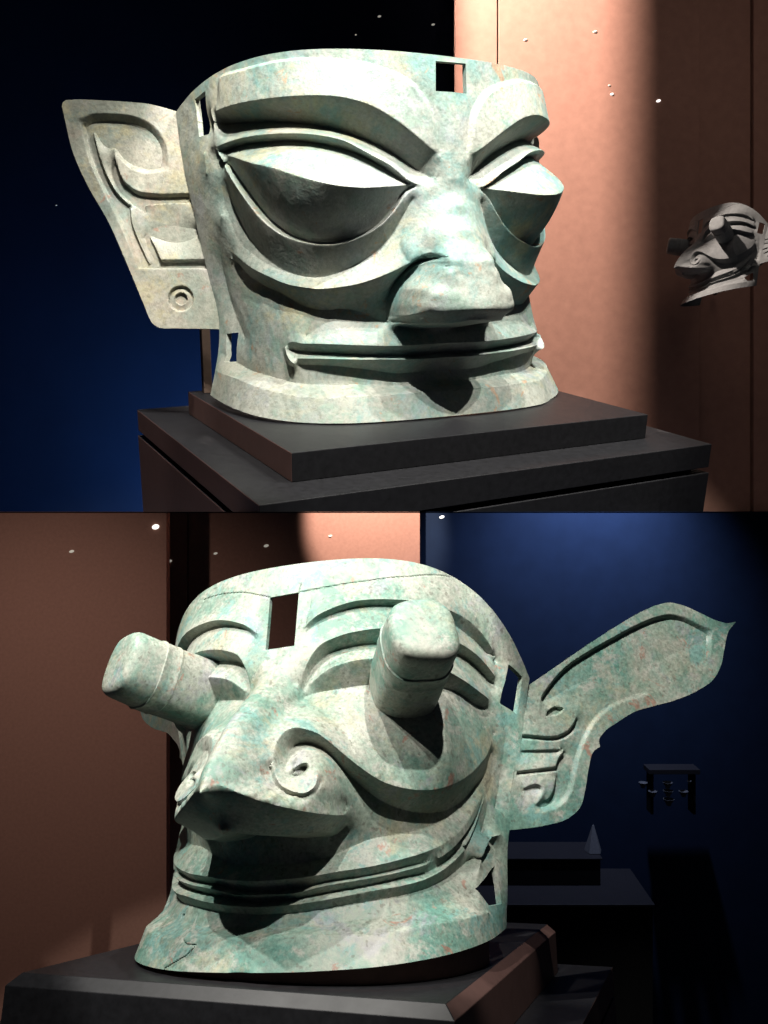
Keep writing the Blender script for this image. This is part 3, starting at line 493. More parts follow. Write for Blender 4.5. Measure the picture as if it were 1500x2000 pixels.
LO_FAIR = ([(-0.02, 0.78, 0.0), (0.0405, 0.711, None), (0.0613, 0.6534, None), (0.0734, 0.6038, None), (0.1142, 0.5902, None), (0.1664, 0.5525, None), (0.2349, 0.498, None), (0.2625, 0.4496, None), (0.2738, 0.425, 0.032), (0.2267, 0.4572, 0.052), (0.1821, 0.4922, 0.074), (0.156, 0.5107, 0.088), (0.1271, 0.5222, 0.102), (0.1031, 0.5274, 0.11), (0.0812, 0.5228, 0.117), (0.0658, 0.5057, 0.126), (0.0604, 0.481, 0.134), (0.0603, 0.453, 0.141), (0.0541, 0.4371, 0.138), (0.0612, 0.4138, 0.139), (0.0772, 0.3902, 0.138), (0.1069, 0.3735, 0.132), (0.1414, 0.3675, 0.121), (0.1645, 0.3801, 0.107), (0.1726, 0.4099, 0.093), (0.1662, 0.4557, 0.076), (0.1948, 0.4289, 0.056), (0.2189, 0.3927, 0.03), (0.2313, 0.3584, 0.008), (0.2281, 0.3284, -0.012), (0.2256, 0.315, -0.006), (0.2024, 0.3194, 0.044), (0.1593, 0.3303, 0.106), (0.1035, 0.3493, 0.162), (0.0677, 0.3643, 0.192), (0.0239, 0.3912, 0.232), (0.0011, 0.4084, 0.256), (-0.0119, 0.4147, 0.271), (-0.02, 0.395, 0.286), (-0.02, 0.395, 0.286), (-0.0281, 0.4147, 0.271), (-0.0411, 0.4084, 0.256), (-0.0639, 0.3912, 0.232), (-0.1075, 0.3643, 0.192), (-0.1431, 0.3493, 0.162), (-0.1983, 0.3303, 0.106), (-0.2408, 0.3194, 0.044), (-0.2636, 0.315, -0.006), (-0.266, 0.3284, -0.012), (-0.2692, 0.3584, 0.008), (-0.257, 0.3927, 0.03), (-0.2333, 0.4289, 0.056), (-0.2051, 0.4557, 0.076), (-0.2114, 0.4099, 0.093), (-0.2034, 0.3801, 0.107), (-0.1806, 0.3675, 0.121), (-0.1464, 0.3735, 0.132), (-0.117, 0.3902, 0.138), (-0.1011, 0.4138, 0.139), (-0.094, 0.4371, 0.138), (-0.1002, 0.453, 0.141), (-0.1003, 0.481, 0.134), (-0.1056, 0.5057, 0.126), (-0.1209, 0.5228, 0.117), (-0.1427, 0.5274, 0.11), (-0.1665, 0.5222, 0.102), (-0.195, 0.5107, 0.088), (-0.2208, 0.4922, 0.074), (-0.2646, 0.4572, 0.052), (-0.3108, 0.425, 0.032), (-0.2997, 0.4496, None), (-0.2727, 0.498, None), (-0.2053, 0.5525, None), (-0.1537, 0.5902, None), (-0.1132, 0.6038, None), (-0.1011, 0.6534, None), (-0.0804, 0.711, None), (-0.02, 0.78, 0.0)], [(-0.02, 0.74, 0.004), (-0.02, 0.69, 0.022), (-0.02, 0.65, 0.055), (-0.02, 0.6, 0.13), (-0.02, 0.565, 0.174), (-0.02, 0.53, 0.212), (-0.02, 0.49, 0.242), (-0.02, 0.455, 0.263), (-0.02, 0.42, 0.278), (-0.02, 0.395, 0.286), (0.0486, 0.6471, 0.006), (0.0473, 0.6117, 0.04), (0.0403, 0.5717, 0.078), (0.0296, 0.5218, 0.136), (0.0207, 0.4698, 0.192), (0.0154, 0.434, 0.224), (0.2225, 0.3456, 0.0), (0.2021, 0.3512, 0.046), (0.1747, 0.3573, 0.09), (0.1441, 0.3621, 0.126), (0.1152, 0.3688, 0.154), (0.0839, 0.379, 0.184), (0.0524, 0.3899, 0.206), (0.209, 0.3785, 0.046), (0.1917, 0.3828, 0.074), (0.1711, 0.3854, 0.108), (-0.0885, 0.6471, 0.006), (-0.0872, 0.6117, 0.04), (-0.0802, 0.5717, 0.078), (-0.0696, 0.5218, 0.136), (-0.0607, 0.4698, 0.192), (-0.0554, 0.434, 0.224), (-0.2605, 0.3456, 0.0), (-0.2405, 0.3512, 0.046), (-0.2135, 0.3573, 0.09), (-0.1833, 0.3621, 0.126), (-0.1547, 0.3688, 0.154), (-0.1236, 0.379, 0.184), (-0.0923, 0.3899, 0.206), (-0.2473, 0.3785, 0.046), (-0.2302, 0.3828, 0.074), (-0.2099, 0.3854, 0.108)])
LO_GROOVES = [(0.0035, 0.0016, [(0.041, 0.9092), (0.153, 0.9155), (0.302, 0.9279), (0.4504, 0.9505), (0.6077, 0.9946)]), (0.0035, 0.0016, [(-0.0875, 0.9063), (-0.205, 0.9356), (-0.314, 0.9514), (-0.4426, 0.9647)]), (0.0035, 0.0016, [(0.041, 0.9092), (0.0473, 0.9354)]), (0.005, 0.0018, [(-0.2829, 0.1006), (-0.2725, 0.0818), (-0.2421, 0.0547), (-0.2114, 0.0472), (-0.1733, 0.0485)]), (0.005, 0.0018, [(-0.176, 0.0428), (-0.1981, 0.0268), (-0.2395, 0.0124), (-0.2727, 0.0011)]), (0.02, 0.003, [(-0.4031, 0.094), (-0.3867, 0.0922)])]
UP_EAR_OUT = [(0.2754, 0.6123), (0.2708, 0.6213), (0.2635, 0.6251), (0.2533, 0.6247), (0.174, 0.6111), (0.1123, 0.5978), (0.0633, 0.5852), (-0.0164, 0.5505), (0.004, 0.3569), (-0.0093, 0.189), (-0.012, 0.0097), (0.049, 0.0215), (0.1138, 0.0338), (0.1498, 0.0413), (0.1637, 0.0516), (0.1708, 0.0687), (0.1765, 0.0986), (0.1972, 0.2064), (0.2237, 0.3265), (0.2553, 0.4202), (0.2739, 0.5108), (0.2752, 0.5791)]
UP_EAR = unpack("""2382,5784,0 2076,5836,0 1598,5776,0 982,5595,0 613,5317,0 438,4975,0 397,4652,0 455,4343,0
2162,5524,-286 1664,5477,-338 1207,5311,-338 828,5084,-312 688,4809,-286 686,4380,-182
1946,5387,-390 1539,5149,-416 1068,4885,-416 814,4528,-338
1671,4997,-156 1508,4686,-156 1225,4466,-156 919,4347,-156 694,4343,-169
1670,4775,-39 1431,4430,-26 1105,4250,0 517,4210,0
2403,5719,-39 2377,4778,0 2190,3984,0 1969,3176,0 1822,2470,0 1715,1954,0 1146,1860,0 -30,1664,0
2336,5621,-130 2307,4767,-104 2114,3956,-104 1889,3163,-104 1741,2457,-104 1641,1988,-156 1137,1904,-182 -8,1723,-182
2168,5422,-182 2140,4866,-156 2039,4279,-156 1873,3830,-156 1659,3529,-156
2130,5416,-26 2101,4866,-26 1998,4288,-13 1835,3850,-26 1643,3575,-52
1660,3465,-156 1692,3131,-156 1622,2665,-156 1490,2048,-182
1615,3458,-39 1647,3124,-39 1579,2665,-52 1446,2064,-78
1703,4923,-26 1720,4546,0 1590,4079,0 1356,3856,0 1047,3748,0 63,3589,0
1731,4674,-78 1726,4292,-390 1621,3860,-442 1475,3612,-442 1296,3438,-442 1252,3534,-390 767,3497,-390 99,3414,-390
1712,3747,-78 1556,3545,-78 1342,3381,-130
1271,3321,-156 1259,3503,-104 775,3459,-78 59,3369,-78
1287,2779,-156 753,2766,-156 -3,2691,-156
1347,2734,-130 765,2713,-234 1,2639,-234
1276,2673,-78 1174,2363,-39 1114,2091,0 576,2008,0 -66,1908,0
1372,2696,-260 1336,2390,-338 1189,2054,-338 1129,1942,-338 605,1868,-338 -42,1793,-338
1422,2649,-130 1388,2382,-130 1230,2018,-156
485,993,0 522,896,0 587,813,0 675,754,0 777,723,0 883,725,0 981,758,0 1064,820,0 1122,904,0 1150,1002,0 1145,1104,0 1108,1201,0 1042,1284,0 954,1343,0 853,1373,0 748,1372,0 649,1339,0 567,1278,0 509,1194,0 480,1096,0 485,993,0
520,986,-91 553,898,-91 612,824,-91 692,770,-91 783,742,-91 879,744,-91 968,774,-91 1042,829,-91 1094,905,-91 1119,994,-91 1115,1086,-91 1082,1174,-91 1022,1248,-91 943,1301,-91 852,1329,-91 757,1327,-91 668,1298,-91 594,1243,-91 541,1167,-91 516,1079,-91 520,986,-91
660,1023,-52 677,977,-52 708,938,-52 749,910,-52 797,896,-52 847,896,-52 893,912,-52 932,941,-52 959,980,-52 972,1027,-52 970,1075,-52 953,1121,-52 922,1159,-52 881,1187,-52 833,1202,-52 783,1201,-52 737,1185,-52 698,1157,-52 671,1117,-52 658,1071,-52 660,1023,-52
699,1029,-390 712,995,-390 735,966,-390 766,945,-390 802,934,-390 839,935,-390 874,946,-390 903,968,-390 923,998,-390 933,1032,-390 931,1068,-390 918,1103,-390 895,1132,-390 864,1153,-390 828,1163,-390 791,1163,-390 757,1151,-390 727,1130,-390 707,1100,-390 697,1065,-390 699,1029,-390
763,1040,-416 769,1025,-416 779,1012,-416 793,1003,-416 809,998,-416 826,998,-416 841,1003,-416 854,1013,-416 863,1026,-416 868,1041,-416 867,1058,-416 861,1073,-416 851,1086,-416 837,1095,-416 821,1100,-416 805,1100,-416 789,1094,-416 776,1085,-416 767,1072,-416 763,1056,-416 763,1040,-416""")
LO_EAR_OUT = [(0.0055, 0.4022), (0.0137, 0.4104), (0.0841, 0.4829), (0.1611, 0.5621), (0.229, 0.6293), (0.3055, 0.7003), (0.3642, 0.7457), (0.4084, 0.7686), (0.4525, 0.7727), (0.5111, 0.7638), (0.568, 0.7544), (0.6024, 0.7556), (0.6331, 0.7694), (0.6083, 0.7303), (0.5964, 0.6703), (0.5864, 0.6137), (0.5631, 0.5641), (0.5107, 0.514), (0.4478, 0.4711), (0.3746, 0.4322), (0.3242, 0.4041), (0.2758, 0.3618), (0.2374, 0.3225), (0.2247, 0.2946), (0.2293, 0.2798), (0.2126, 0.2628), (0.2025, 0.2135), (0.1984, 0.1527), (0.1888, 0.1041), (0.1588, 0.069), (0.0904, 0.0334), (-0.0055, -0.0004), (-0.0075, 0.1623), (-0.0015, 0.2766)]
LO_EAR = unpack("""419,3411,0 416,3707,0 615,4160,0 1010,4776,0 1627,5413,0 2320,6031,0 3086,6680,0 3667,7093,0 4157,7328,0 4607,7360,0 5122,7252,0 5562,7191,0 5556,6597,-20 5453,6080,-30 5088,5555,-30 4564,5101,-30 3521,4559,-20 2809,4170,-20 2232,3622,-10 1930,3040,0 1769,2496,0 1682,1911,0 1597,1339,0 1383,981,0 861,663,0 345,543,0
496,3678,-140 715,4111,-180 1123,4704,-200 1718,5317,-200 2410,5937,-200 3141,6542,-220 3679,6913,-220 4170,7124,-220 4617,7166,-200 5073,7099,-180 5415,7027,-140 5406,6556,-80 5286,6088,-70
3509,4720,-70 2798,4304,-70 2122,3678,-70 1802,3033,-70 1636,2464,-70 1551,1880,-70 1462,1353,-70 1275,1059,-80 844,793,-80
1192,4111,-100 2016,4736,-120 2913,5447,-140 3959,6051,-140
674,3291,-200 732,3433,-220 898,3545,-220 1099,3577,-180 937,3437,-220 674,3291,-200
640,3233,-40 668,3417,-40 865,3601,-40 1158,3602,-40 979,3384,-20 640,3233,-40
61,2580,0 1180,2895,0 1361,3091,0 1484,3366,0 1519,3745,-20
70,2520,-130 1237,2842,-140 1441,3063,-120 1546,3357,-100
81,2437,-20 1248,2749,-40 1524,3011,-60
96,2153,-40 1133,2443,-30
88,2104,-100 1139,2397,-100
1133,2443,-10 1262,2418,-10 1135,2222,-10 1068,1948,0 7,1561,0
1193,2449,-120 1344,2368,-140 1202,2205,-120 1125,1892,-120 16,1499,-130
1134,1816,-40 26,1428,-30
280,1184,0 436,1299,0 623,1366,0 774,1334,0 833,1180,0 726,952,0 654,837,0
266,1113,-60 469,1230,-120 633,1291,-120 735,1261,-80
655,824,-20 840,823,-180 1019,954,-180 1144,1209,-140 1164,1693,-100
893,1172,-30 960,1030,-40 1060,1212,-30 1107,1634,-10""")
UP_EAR_F = [[-0.46329, 0.43348, 0.14946], [-0.90551, 0.37526, -0.19806], [-0.09058, 0.28507, 0.95422], [-0.41454, -0.882, 0.22415]]
LO_EAR_F = [[0.4885, 0.53139, 0.22225], [0.83632, 0.45988, -0.29846], [0.19912, 0.25244, 0.9469], [0.51081, -0.85134, 0.11955]]

def shell_mesh(shell, near, far, holes, nu, nv, lens, thick, src, soft, grooves, wob, name, mat, parent):
    box = (-1, 1, 0, 1) + lens
    U, V, h, M = solve(nu, nv, near + far, box, src)
    h = 0.5 * h + 0.5 * blur(h, 1)
    edge = M & False
    if soft:                                    # fair the nose: smallest bending between its section lines
        poly, inner = soft
        mu_, mv_ = lens[0] / 2, lens[1]
        def at(u, v): return h[int(round(v * (nv - 1))), int(round((u + 1) / 2 * (nu - 1)))]
        q = [tuple(p) for p in spline([(a, b, at(a, b) if c is None else c) for a, b, c in poly])]
        reg = in_poly(q, U, V)
        pts = list(inner)
        for a, b in zip(q, q[1:] + q[:1]):
            k = max(1, int(math.hypot((b[0] - a[0]) * mu_, (b[1] - a[1]) * mv_) / 0.012))
            pts += [tuple(a[i] + (b[i] - a[i]) * m / k for i in range(3)) for m in range(k)]
        pts = np.array(pts); X = pts[:, :2] * (mu_, mv_)
        phi = lambda d2: np.where(d2 > 1e-14, 0.5 * d2 * np.log(d2 + 1e-30), 0.0)
        n_ = len(X); K_ = phi(((X[:, None] - X[None]) ** 2).sum(-1)) + np.eye(n_) * 8e-5
        A = np.zeros((n_ + 3, n_ + 3)); A[:n_, :n_] = K_; A[:n_, n_] = 1; A[:n_, n_ + 1:] = X; A[n_:, :n_] = A[:n_, n_:].T
        wts = np.linalg.solve(A, np.concatenate([pts[:, 2], np.zeros(3)]))
        G = np.stack([U[reg] * mu_, V[reg] * mv_], 1)
        val = phi(((G[:, None] - X[None]) ** 2).sum(-1)) @ wts[:n_] + wts[n_] + G @ wts[n_ + 1:]
        h[reg] = np.where(edge[reg], h[reg], val)
    mu_, mv_ = lens[0] / 2, lens[1]
    for dep, wid, line in grooves:              # casting lines, cracks, pin holes
        line = np.array(line)
        d2 = np.full(U.shape, 1e9)
        for a, b in zip(line[:-1], line[1:]):
            ax, ay = (b[0] - a[0]) * mu_, (b[1] - a[1]) * mv_
            px_, py_ = (U - a[0]) * mu_, (V - a[1]) * mv_
            q = np.clip((px_ * ax + py_ * ay) / (ax * ax + ay * ay + 1e-12), 0, 1)
            d2 = np.minimum(d2, (px_ - q * ax) ** 2 + (py_ - q * ay) ** 2)
        h = h - dep * np.exp(-d2 / wid ** 2)
    for hp in holes: snap_poly(U, V, hp, box)
    # hand-made unevenness
    rng = np.random.RandomState(4)
    for _ in range(26):
        kx, ky = rng.uniform(-26, 26), rng.uniform(-16, 16)
        h = h + wob * np.sin(kx * U + ky * V + rng.uniform(0, 6.3)) / (4 + 0.25 * math.hypot(kx, ky))
    for _ in range(40):
        kx, ky = rng.uniform(-130, 130), rng.uniform(-90, 90)
        h = h + 0.00005 * np.sin(kx * U + ky * V + rng.uniform(0, 6.3))
    Pn = shell.N(U, V); P_ = shell.S(U, V) + Pn * h[..., None]
    cu = (U[:-1, :-1] + U[1:, 1:] + U[:-1, 1:] + U[1:, :-1]) / 4; cv = (V[:-1, :-1] + V[1:, 1:] + V[:-1, 1:] + V[1:, :-1]) / 4
    keep = np.ones(cu.shape, bool)
    for hp in holes: keep &= ~in_poly(hp, cu, cv)
    Vv, F = sheet(P_, P_ - Pn * thick, keep)
    return mesh_obj(name, Vv, F, mat, parent, smooth=40)
def ear_mesh(outline, curves, frame, step, thick, name, mat, parent, flip=False):
    out = [tuple(q[:2]) for q in spline([tuple(q[:2]) + (0.0,) for q in outline])]
    a = np.array(out); lo = a.min(0) - 2 * step; hi = a.max(0) + 2 * step
    nu = int((hi[0] - lo[0]) / step / 8 + 1) * 8 + 1; nv = int((hi[1] - lo[1]) / step / 8 + 1) * 8 + 1
    box = (lo[0], hi[0], lo[1], hi[1], hi[0] - lo[0], hi[1] - lo[1])
    oc = [(x, y, 0.0) for x, y in out + out[:1]]
    U, V, h, M = solve(nu, nv, curves + [oc], box, None, 0.6)
    h = blur(h, 1)
    snap_poly(U, V, out, box)
    cu = (U[:-1, :-1] + U[1:, 1:] + U[:-1, 1:] + U[1:, :-1]) / 4; cv = (V[:-1, :-1] + V[1:, 1:] + V[:-1, 1:] + V[1:, :-1]) / 4
    keep = in_poly(out, cu, cv)
    O, e, t, n = (np.array(q) for q in frame)
    P_ = O + U[..., None] * e + V[..., None] * t + h[..., None] * n
    Bk = O + U[..., None] * e + V[..., None] * t - thick * n
    Vv, F = sheet(P_, Bk, keep)
    bv, bf = sheet(Bk - n * 1e-4, Bk - n * 1e-4, keep)          # flat back of the casting
    F = np.concatenate([F, bf[:, ::-1] + len(Vv)]); Vv = np.concatenate([Vv, bv])
    return mesh_obj(name, Vv, F, mat, parent, smooth=40)

# ------------------------------------------------------------------ setting of the upper display
def wall_box(name, x0, x1, y0, y1, z0, z1, mat, parent=None, bevel=0.002):
    return bm_obj(name, box_bm(x0, x1, y0, y1, z0, z1, bevel), mat, parent)
def xpix(px, y): return (px - 750.0) / 1700.0 * y
tag(wall_box('display_deck', -3.0, 3.0, 1.32, 4.3, -0.0015, 0.0, MAT['deck'], bevel=0), kind='structure')  # added divider seen edge-on, stops light passing between the displays
YB = 4.10
tag(wall_box('navy_wall', -4.2, 1.1, YB + 0.14, YB + 0.2, 0.001, 3.4, MAT['navy']), kind='structure')
bw = bpy.data.objects.new('brown_wall', None); C.objects.link(bw); tag(bw, kind='structure')
for a, b, dy in ((889, 970.5, 0), (973.5, 1366, 0), (1369, 1470, 0.025), (1472, 1760, 0.0)):
    wall_box('panel', xpix(a, YB), xpix(b, YB), YB + dy, YB + dy + 0.06, 0.002, 3.3, MAT['brown_wall'], bw, 0.0015)
wall_box('panel_backing', xpix(889, YB) + 0.04, xpix(1760, YB), YB + 0.09, YB + 0.12, 0.002, 3.3, MAT['gap'], bw, 0)
tag(wall_box('side_wall', -2.92, -2.85, -0.6, 4.0, 0.002, 3.0, MAT['brown_wall']), kind='structure')
for nm, x0, x1 in (('right of', -0.041, 0.75), ('left of', -1.3, -0.285)):
    d_ = wall_box('lamp_barn_door', x0, x1, 3.325, 3.332, 2.3, 3.35, MAT['black'], bevel=0)  # added out of view to block the wall light along straight edges
    tag(d_, 'black barn door plate %s the wall washer lamp above the frame' % nm, 'barn door', 'barn doors of the wall washer')

# plinth of the upper mask
L_, D_, T_, M_ = 1.0, 0.7479, 0.0637, 0.117
pl = empty('display_plinth', UPM, 'black stepped plinth under the pale wide-eyed bronze mask with pointed ear', 'plinth', 'black display plinths')
tint_side(bm_obj('top_slab', clip_world(box_bm(0, L_, 0, D_, -T_, 0), UPM), MAT['black'], pl), -1, MAT['brown_lacquer'])
tint_side(bm_obj('upper_tier', clip_world(box_bm(-M_, L_ + M_, -M_, D_ + M_, -T_ - 0.062, -T_ - 0.0004), UPM), MAT['black'], pl), -1, MAT['brown_lacquer'])
bm_obj('shadow_gap', clip_world(box_bm(-M_ + .03, L_ + M_ - .03, -M_ + .03, D_ + M_ - .03, -T_ - 0.08, -T_ - 0.062, 0), UPM), MAT['gap'], pl)
tint_side(bm_obj('pedestal_body', clip_world(box_bm(-M_ - .002, L_ + M_ + .002, -M_ - .002, D_ + M_ + .002, -T_ - 0.7, -T_ - 0.076), UPM), MAT['black'], pl), -1, MAT['brown_lacquer'])

# ------------------------------------------------------------------ upper mask
um = empty('bronze_mask', UPM @ UP_POSE, 'pale patinated bronze mask with huge almond eyes and closed wide mouth on upper plinth', 'mask', 'ancient bronze masks')
def mirror(cs, uc=0.0):
    return [[(-u + 2 * uc * (1 - u * u), v, h) for u, v, h in c] for c in cs]
def up_src(u, v):
    a = np.abs(u)
    w = np.exp(-((a - 0.43) / 0.24) ** 4)
    return w * (8.0 * np.exp(-((v - 0.715) / 0.035) ** 2) + 9.0 * np.exp(-((v - 0.58) / 0.06) ** 2))
shell_mesh(UP_SHELL, UP_CURVES, UP_FARC, UP_HOLES, 785, 393, (1.72, 0.84), 0.014, up_src, UP_FAIR, [], 0.0016, 'face', MAT['bronze_up'], um)
e1 = ear_mesh(UP_EAR_OUT, UP_EAR, UP_EAR_F, 0.0022, 0.014, 'ear', MAT['bronze_ear'], um)
e2 = ear_mesh(UP_EAR_OUT, UP_EAR, [tuple(q * (-1 if i == 0 else 1) - (0.05 if (i == 0 and k == 0) else 0) for i, q in enumerate(v)) for k, v in enumerate(UP_EAR_F)], 0.0035, 0.014, 'ear', MAT['bronze_ear'], um)

# ------------------------------------------------------------------ setting of the lower display
YL = 8.6 * Q
ZF = -7.0 * Q
tag(wall_box('navy_wall', xpix(700, YL), 7.0 * Q, YL + 0.3, YL + 0.4, ZF, 2.6, MAT['navy']), kind='structure')
bl = bpy.data.objects.new('brown_wall', None); C.objects.link(bl); tag(bl, kind='structure')
YF = YL - 0.9 * Q
wall_box('panel', xpix(-260, YF), xpix(325, YF), YF, YF + 0.2, ZF, 2.0, MAT['brown_wall'], bl)
wall_box('panel', xpix(290, YL), xpix(365.5, YL), YL, YL + 0.1, ZF, 2.0, MAT['brown_wall'], bl)
wall_box('panel', xpix(368.5, YL), xpix(820, YL), YL, YL + 0.1, ZF, 2.0, MAT['brown_wall'], bl)
wall_box('panel_backing', xpix(250, YL), xpix(810, YL), YL + 0.14, YL + 0.2, ZF, 2.0, MAT['gap'], bl, 0)
tag(wall_box('gallery_floor', -8 * Q, 9 * Q, 4.6, 9.2 * Q, ZF - 0.2, ZF, MAT['deck']), kind='structure')

# plinth of the lower mask
D2, C2, T2, M2 = [1.25222, 0.02423, 0.14177, 0.15612]
p2 = empty('display_plinth', LOM, 'black stepped plinth with chamfered top slab under the protruding-eyed green mask', 'plinth', 'black display plinths')
bm = bmesh.new()
ring0 = [(0, 0), (1, 0), (1, D2), (0, D2)]
lv = [(-T2 + 0.0006, C2), (-C2, C2), (0, 0)]
rings = []
for z, o in lv:
    rings.append([bm.verts.new((x + (o if x > .5 else -o), y + (o if y > .5 else -o), z)) for x, y in ring0])
for ra, rb in zip(rings[:-1], rings[1:]):
    for i in range(4): bm.faces.new((ra[i], ra[(i + 1) % 4], rb[(i + 1) % 4], rb[i]))
bm.faces.new(rings[-1]); bm.faces.new(rings[0][::-1])
bmesh.ops.bevel(bm, geom=bm.edges[:], offset=0.0015, segments=2, profile=0.5, affect='EDGES')
tint_side(bm_obj('top_slab', bm, MAT['black'], p2), 1, MAT['brown_side'])
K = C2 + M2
tint_side(bm_obj('upper_tier', box_bm(-K, 1 + K, -K, D2 + K, -T2 - 0.075, -T2), MAT['black'], p2), 1, MAT['brown_side'])
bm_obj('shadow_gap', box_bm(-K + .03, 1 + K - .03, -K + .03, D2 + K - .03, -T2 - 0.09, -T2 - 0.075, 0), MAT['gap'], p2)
tint_side(bm_obj('pedestal_body', box_bm(-K, 1 + K, -K, D2 + K, -T2 - 1.4, -T2 - 0.087), MAT['black'], p2), 1, MAT['brown_side'])

# ------------------------------------------------------------------ lower mask
lm_ = empty('bronze_mask', LOM @ LO_POSE, 'green patinated bronze mask with protruding cylinder eyes and wing-like ear on lower plinth', 'mask', 'ancient bronze masks')
def lo_src(u, v):
    a = np.abs(u + 0.02)
    g = 2.0 * np.exp(-((a - 0.30) / 0.25) ** 2 - ((v - 0.70) / 0.03) ** 2)
    return g
shell_mesh(LO_SHELL, LO_CURVES, LO_FAR, LO_HOLES, 785, 393, (1.72, 0.95), 0.014, lo_src, LO_FAIR, LO_GROOVES, 0.0022, 'face', MAT['bronze_lo'], lm_)
ear_mesh(LO_EAR_OUT, LO_EAR, LO_EAR_F, 0.0022, 0.012, 'ear', MAT['bronze_lo'], lm_)
ear_mesh(LO_EAR_OUT, LO_EAR, [[-0.45, 0.66, 0.29], [-0.77965, 0.54975, -0.29987], [-0.19127, 0.24691, 0.94997], [-0.59629, -0.798, 0.08735]], 0.004, 0.012, 'ear', MAT['bronze_lo'], lm_)
# the two protruding pupils: oval stalks with a raised ring round the shaft
def stalk(name, B, E, rx, rz, roll, parent):
    B, E = np.array(B), np.array(E); ax = E - B; ln = np.linalg.norm(ax); ax = ax / ln
    side = np.cross(ax, [0, 0, 1.0]); side /= np.linalg.norm(side); up = np.cross(side, ax)
    prof = [(-0.12, 1.02), (0.0, 1.01), (0.30, 1.0), (0.50, 0.99), (0.505, 1.015), (0.515, 1.025), (0.525, 1.01), (0.60, 1.01), (0.655, 1.01), (0.665, 1.03), (0.675, 1.025), (0.68, 0.985), (0.80, 0.975), (0.89, 0.97), (0.935, 0.95), (0.965, 0.90), (0.985, 0.83), (0.995, 0.74), (1.0, 0.62), (1.003, 0.4), (1.004, 0.15)]
    k = 96; vs = []; fs = []
    for t_, r in prof:
        for i in range(k):
            a = 2 * math.pi * i / k; c, q = math.cos(a + roll), math.sin(a + roll)
            n = 2.9; x = math.copysign(abs(c) ** (2 / n), c) * rx * r; z = math.copysign(abs(q) ** (2 / n), q) * rz * r
            lump = 1 + 0.012 * math.sin(3 * a + 9 * t_) + 0.008 * math.sin(7 * a - 5 * t_)
            cup = 0.0
            vs.append(B + ax * (ln * t_) + side * x * lump + up * z * lump)
    for j in range(len(prof) - 1):
        for i in range(k): fs.append((j * k + i, j * k + (i + 1) % k, (j + 1) * k + (i + 1) % k, (j + 1) * k + i))
    fs.append(tuple((len(prof) - 1) * k + i for i in range(k)))
    return mesh_obj(name, vs, fs, MAT['bronze_lo'], parent, smooth=45)
B_, E_ = [[0.279, 0.334, 0.588], [0.422, 0.106, 0.716]]
stalk('pupil', B_, E_, 0.087, 0.091, 0, lm_)
stalk('pupil', (-B_[0], B_[1], B_[2] + 0.036), (-E_[0], E_[1], E_[2]), 0.087, 0.091, 0, lm_)

# ------------------------------------------------------------------ mounts
def prism(name, pts, z0, z1, mat, parent, M=None):
    """closed wall standing on z0 whose top follows z1 (one value per point)"""
    n = len(pts); vs = [(x, y, z0) for x, y in pts] + [(x, y, z) for (x, y), z in zip(pts, z1)]
    fs = [(i, (i + 1) % n, n + (i + 1) % n, n + i) for i in range(n)] + [tuple(range(n, 2 * n)), tuple(range(n - 1, -1, -1))]
    return mesh_obj(name, vs, fs, mat, parent, M, smooth=50)
R_ = np.array(LO_POSE)
uu = np.linspace(-0.95, 0.95, 48); base = LO_SHELL.S(uu, np.zeros_like(uu)); base[:, :2] = (base[:, :2] - (0, 0.45)) * 0.93 + (0, 0.45)
base = base @ R_[:3, :3].T + R_[:3, 3]
riser = prism('mount_riser', [tuple(q[:2]) for q in base], 0.0008, base[:, 2] - 0.003, MAT['riser'], None, LOM)
tag(riser, 'low brown riser under the tilted base of the green mask', 'riser')
post = bm_obj('mount_post', box_bm(0.032, 0.056, 0.700, 0.720, 0.0006, 0.34), MAT['post'], None, UPM)
tag(post, 'thin brown metal post behind the pointed ear on the upper plinth', 'post')

# ------------------------------------------------------------------ ceiling-light reflections in the glass, built as glowing dots on the walls
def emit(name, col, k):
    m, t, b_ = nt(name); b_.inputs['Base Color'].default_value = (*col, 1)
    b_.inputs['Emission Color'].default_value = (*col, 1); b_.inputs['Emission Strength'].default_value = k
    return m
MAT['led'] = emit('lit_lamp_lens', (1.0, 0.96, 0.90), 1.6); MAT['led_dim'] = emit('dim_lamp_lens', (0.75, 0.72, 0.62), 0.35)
def reflection_dot(px, py, Y, r, label, dim=False, wide=1.4):
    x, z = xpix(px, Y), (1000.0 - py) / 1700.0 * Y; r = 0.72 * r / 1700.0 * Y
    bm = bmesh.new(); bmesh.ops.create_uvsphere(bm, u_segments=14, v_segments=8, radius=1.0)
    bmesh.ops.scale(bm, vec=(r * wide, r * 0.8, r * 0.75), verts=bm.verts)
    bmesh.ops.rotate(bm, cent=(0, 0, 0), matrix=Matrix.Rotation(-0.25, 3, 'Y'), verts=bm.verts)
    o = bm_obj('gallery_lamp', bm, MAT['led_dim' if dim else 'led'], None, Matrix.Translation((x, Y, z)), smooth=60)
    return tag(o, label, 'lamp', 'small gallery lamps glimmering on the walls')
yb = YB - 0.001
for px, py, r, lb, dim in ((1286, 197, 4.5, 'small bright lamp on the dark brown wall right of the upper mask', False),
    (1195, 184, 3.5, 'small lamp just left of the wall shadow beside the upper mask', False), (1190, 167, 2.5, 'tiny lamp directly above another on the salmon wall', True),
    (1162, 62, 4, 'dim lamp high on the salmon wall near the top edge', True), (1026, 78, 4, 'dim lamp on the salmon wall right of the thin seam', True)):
    reflection_dot(px, py, yb, r, lb, dim)
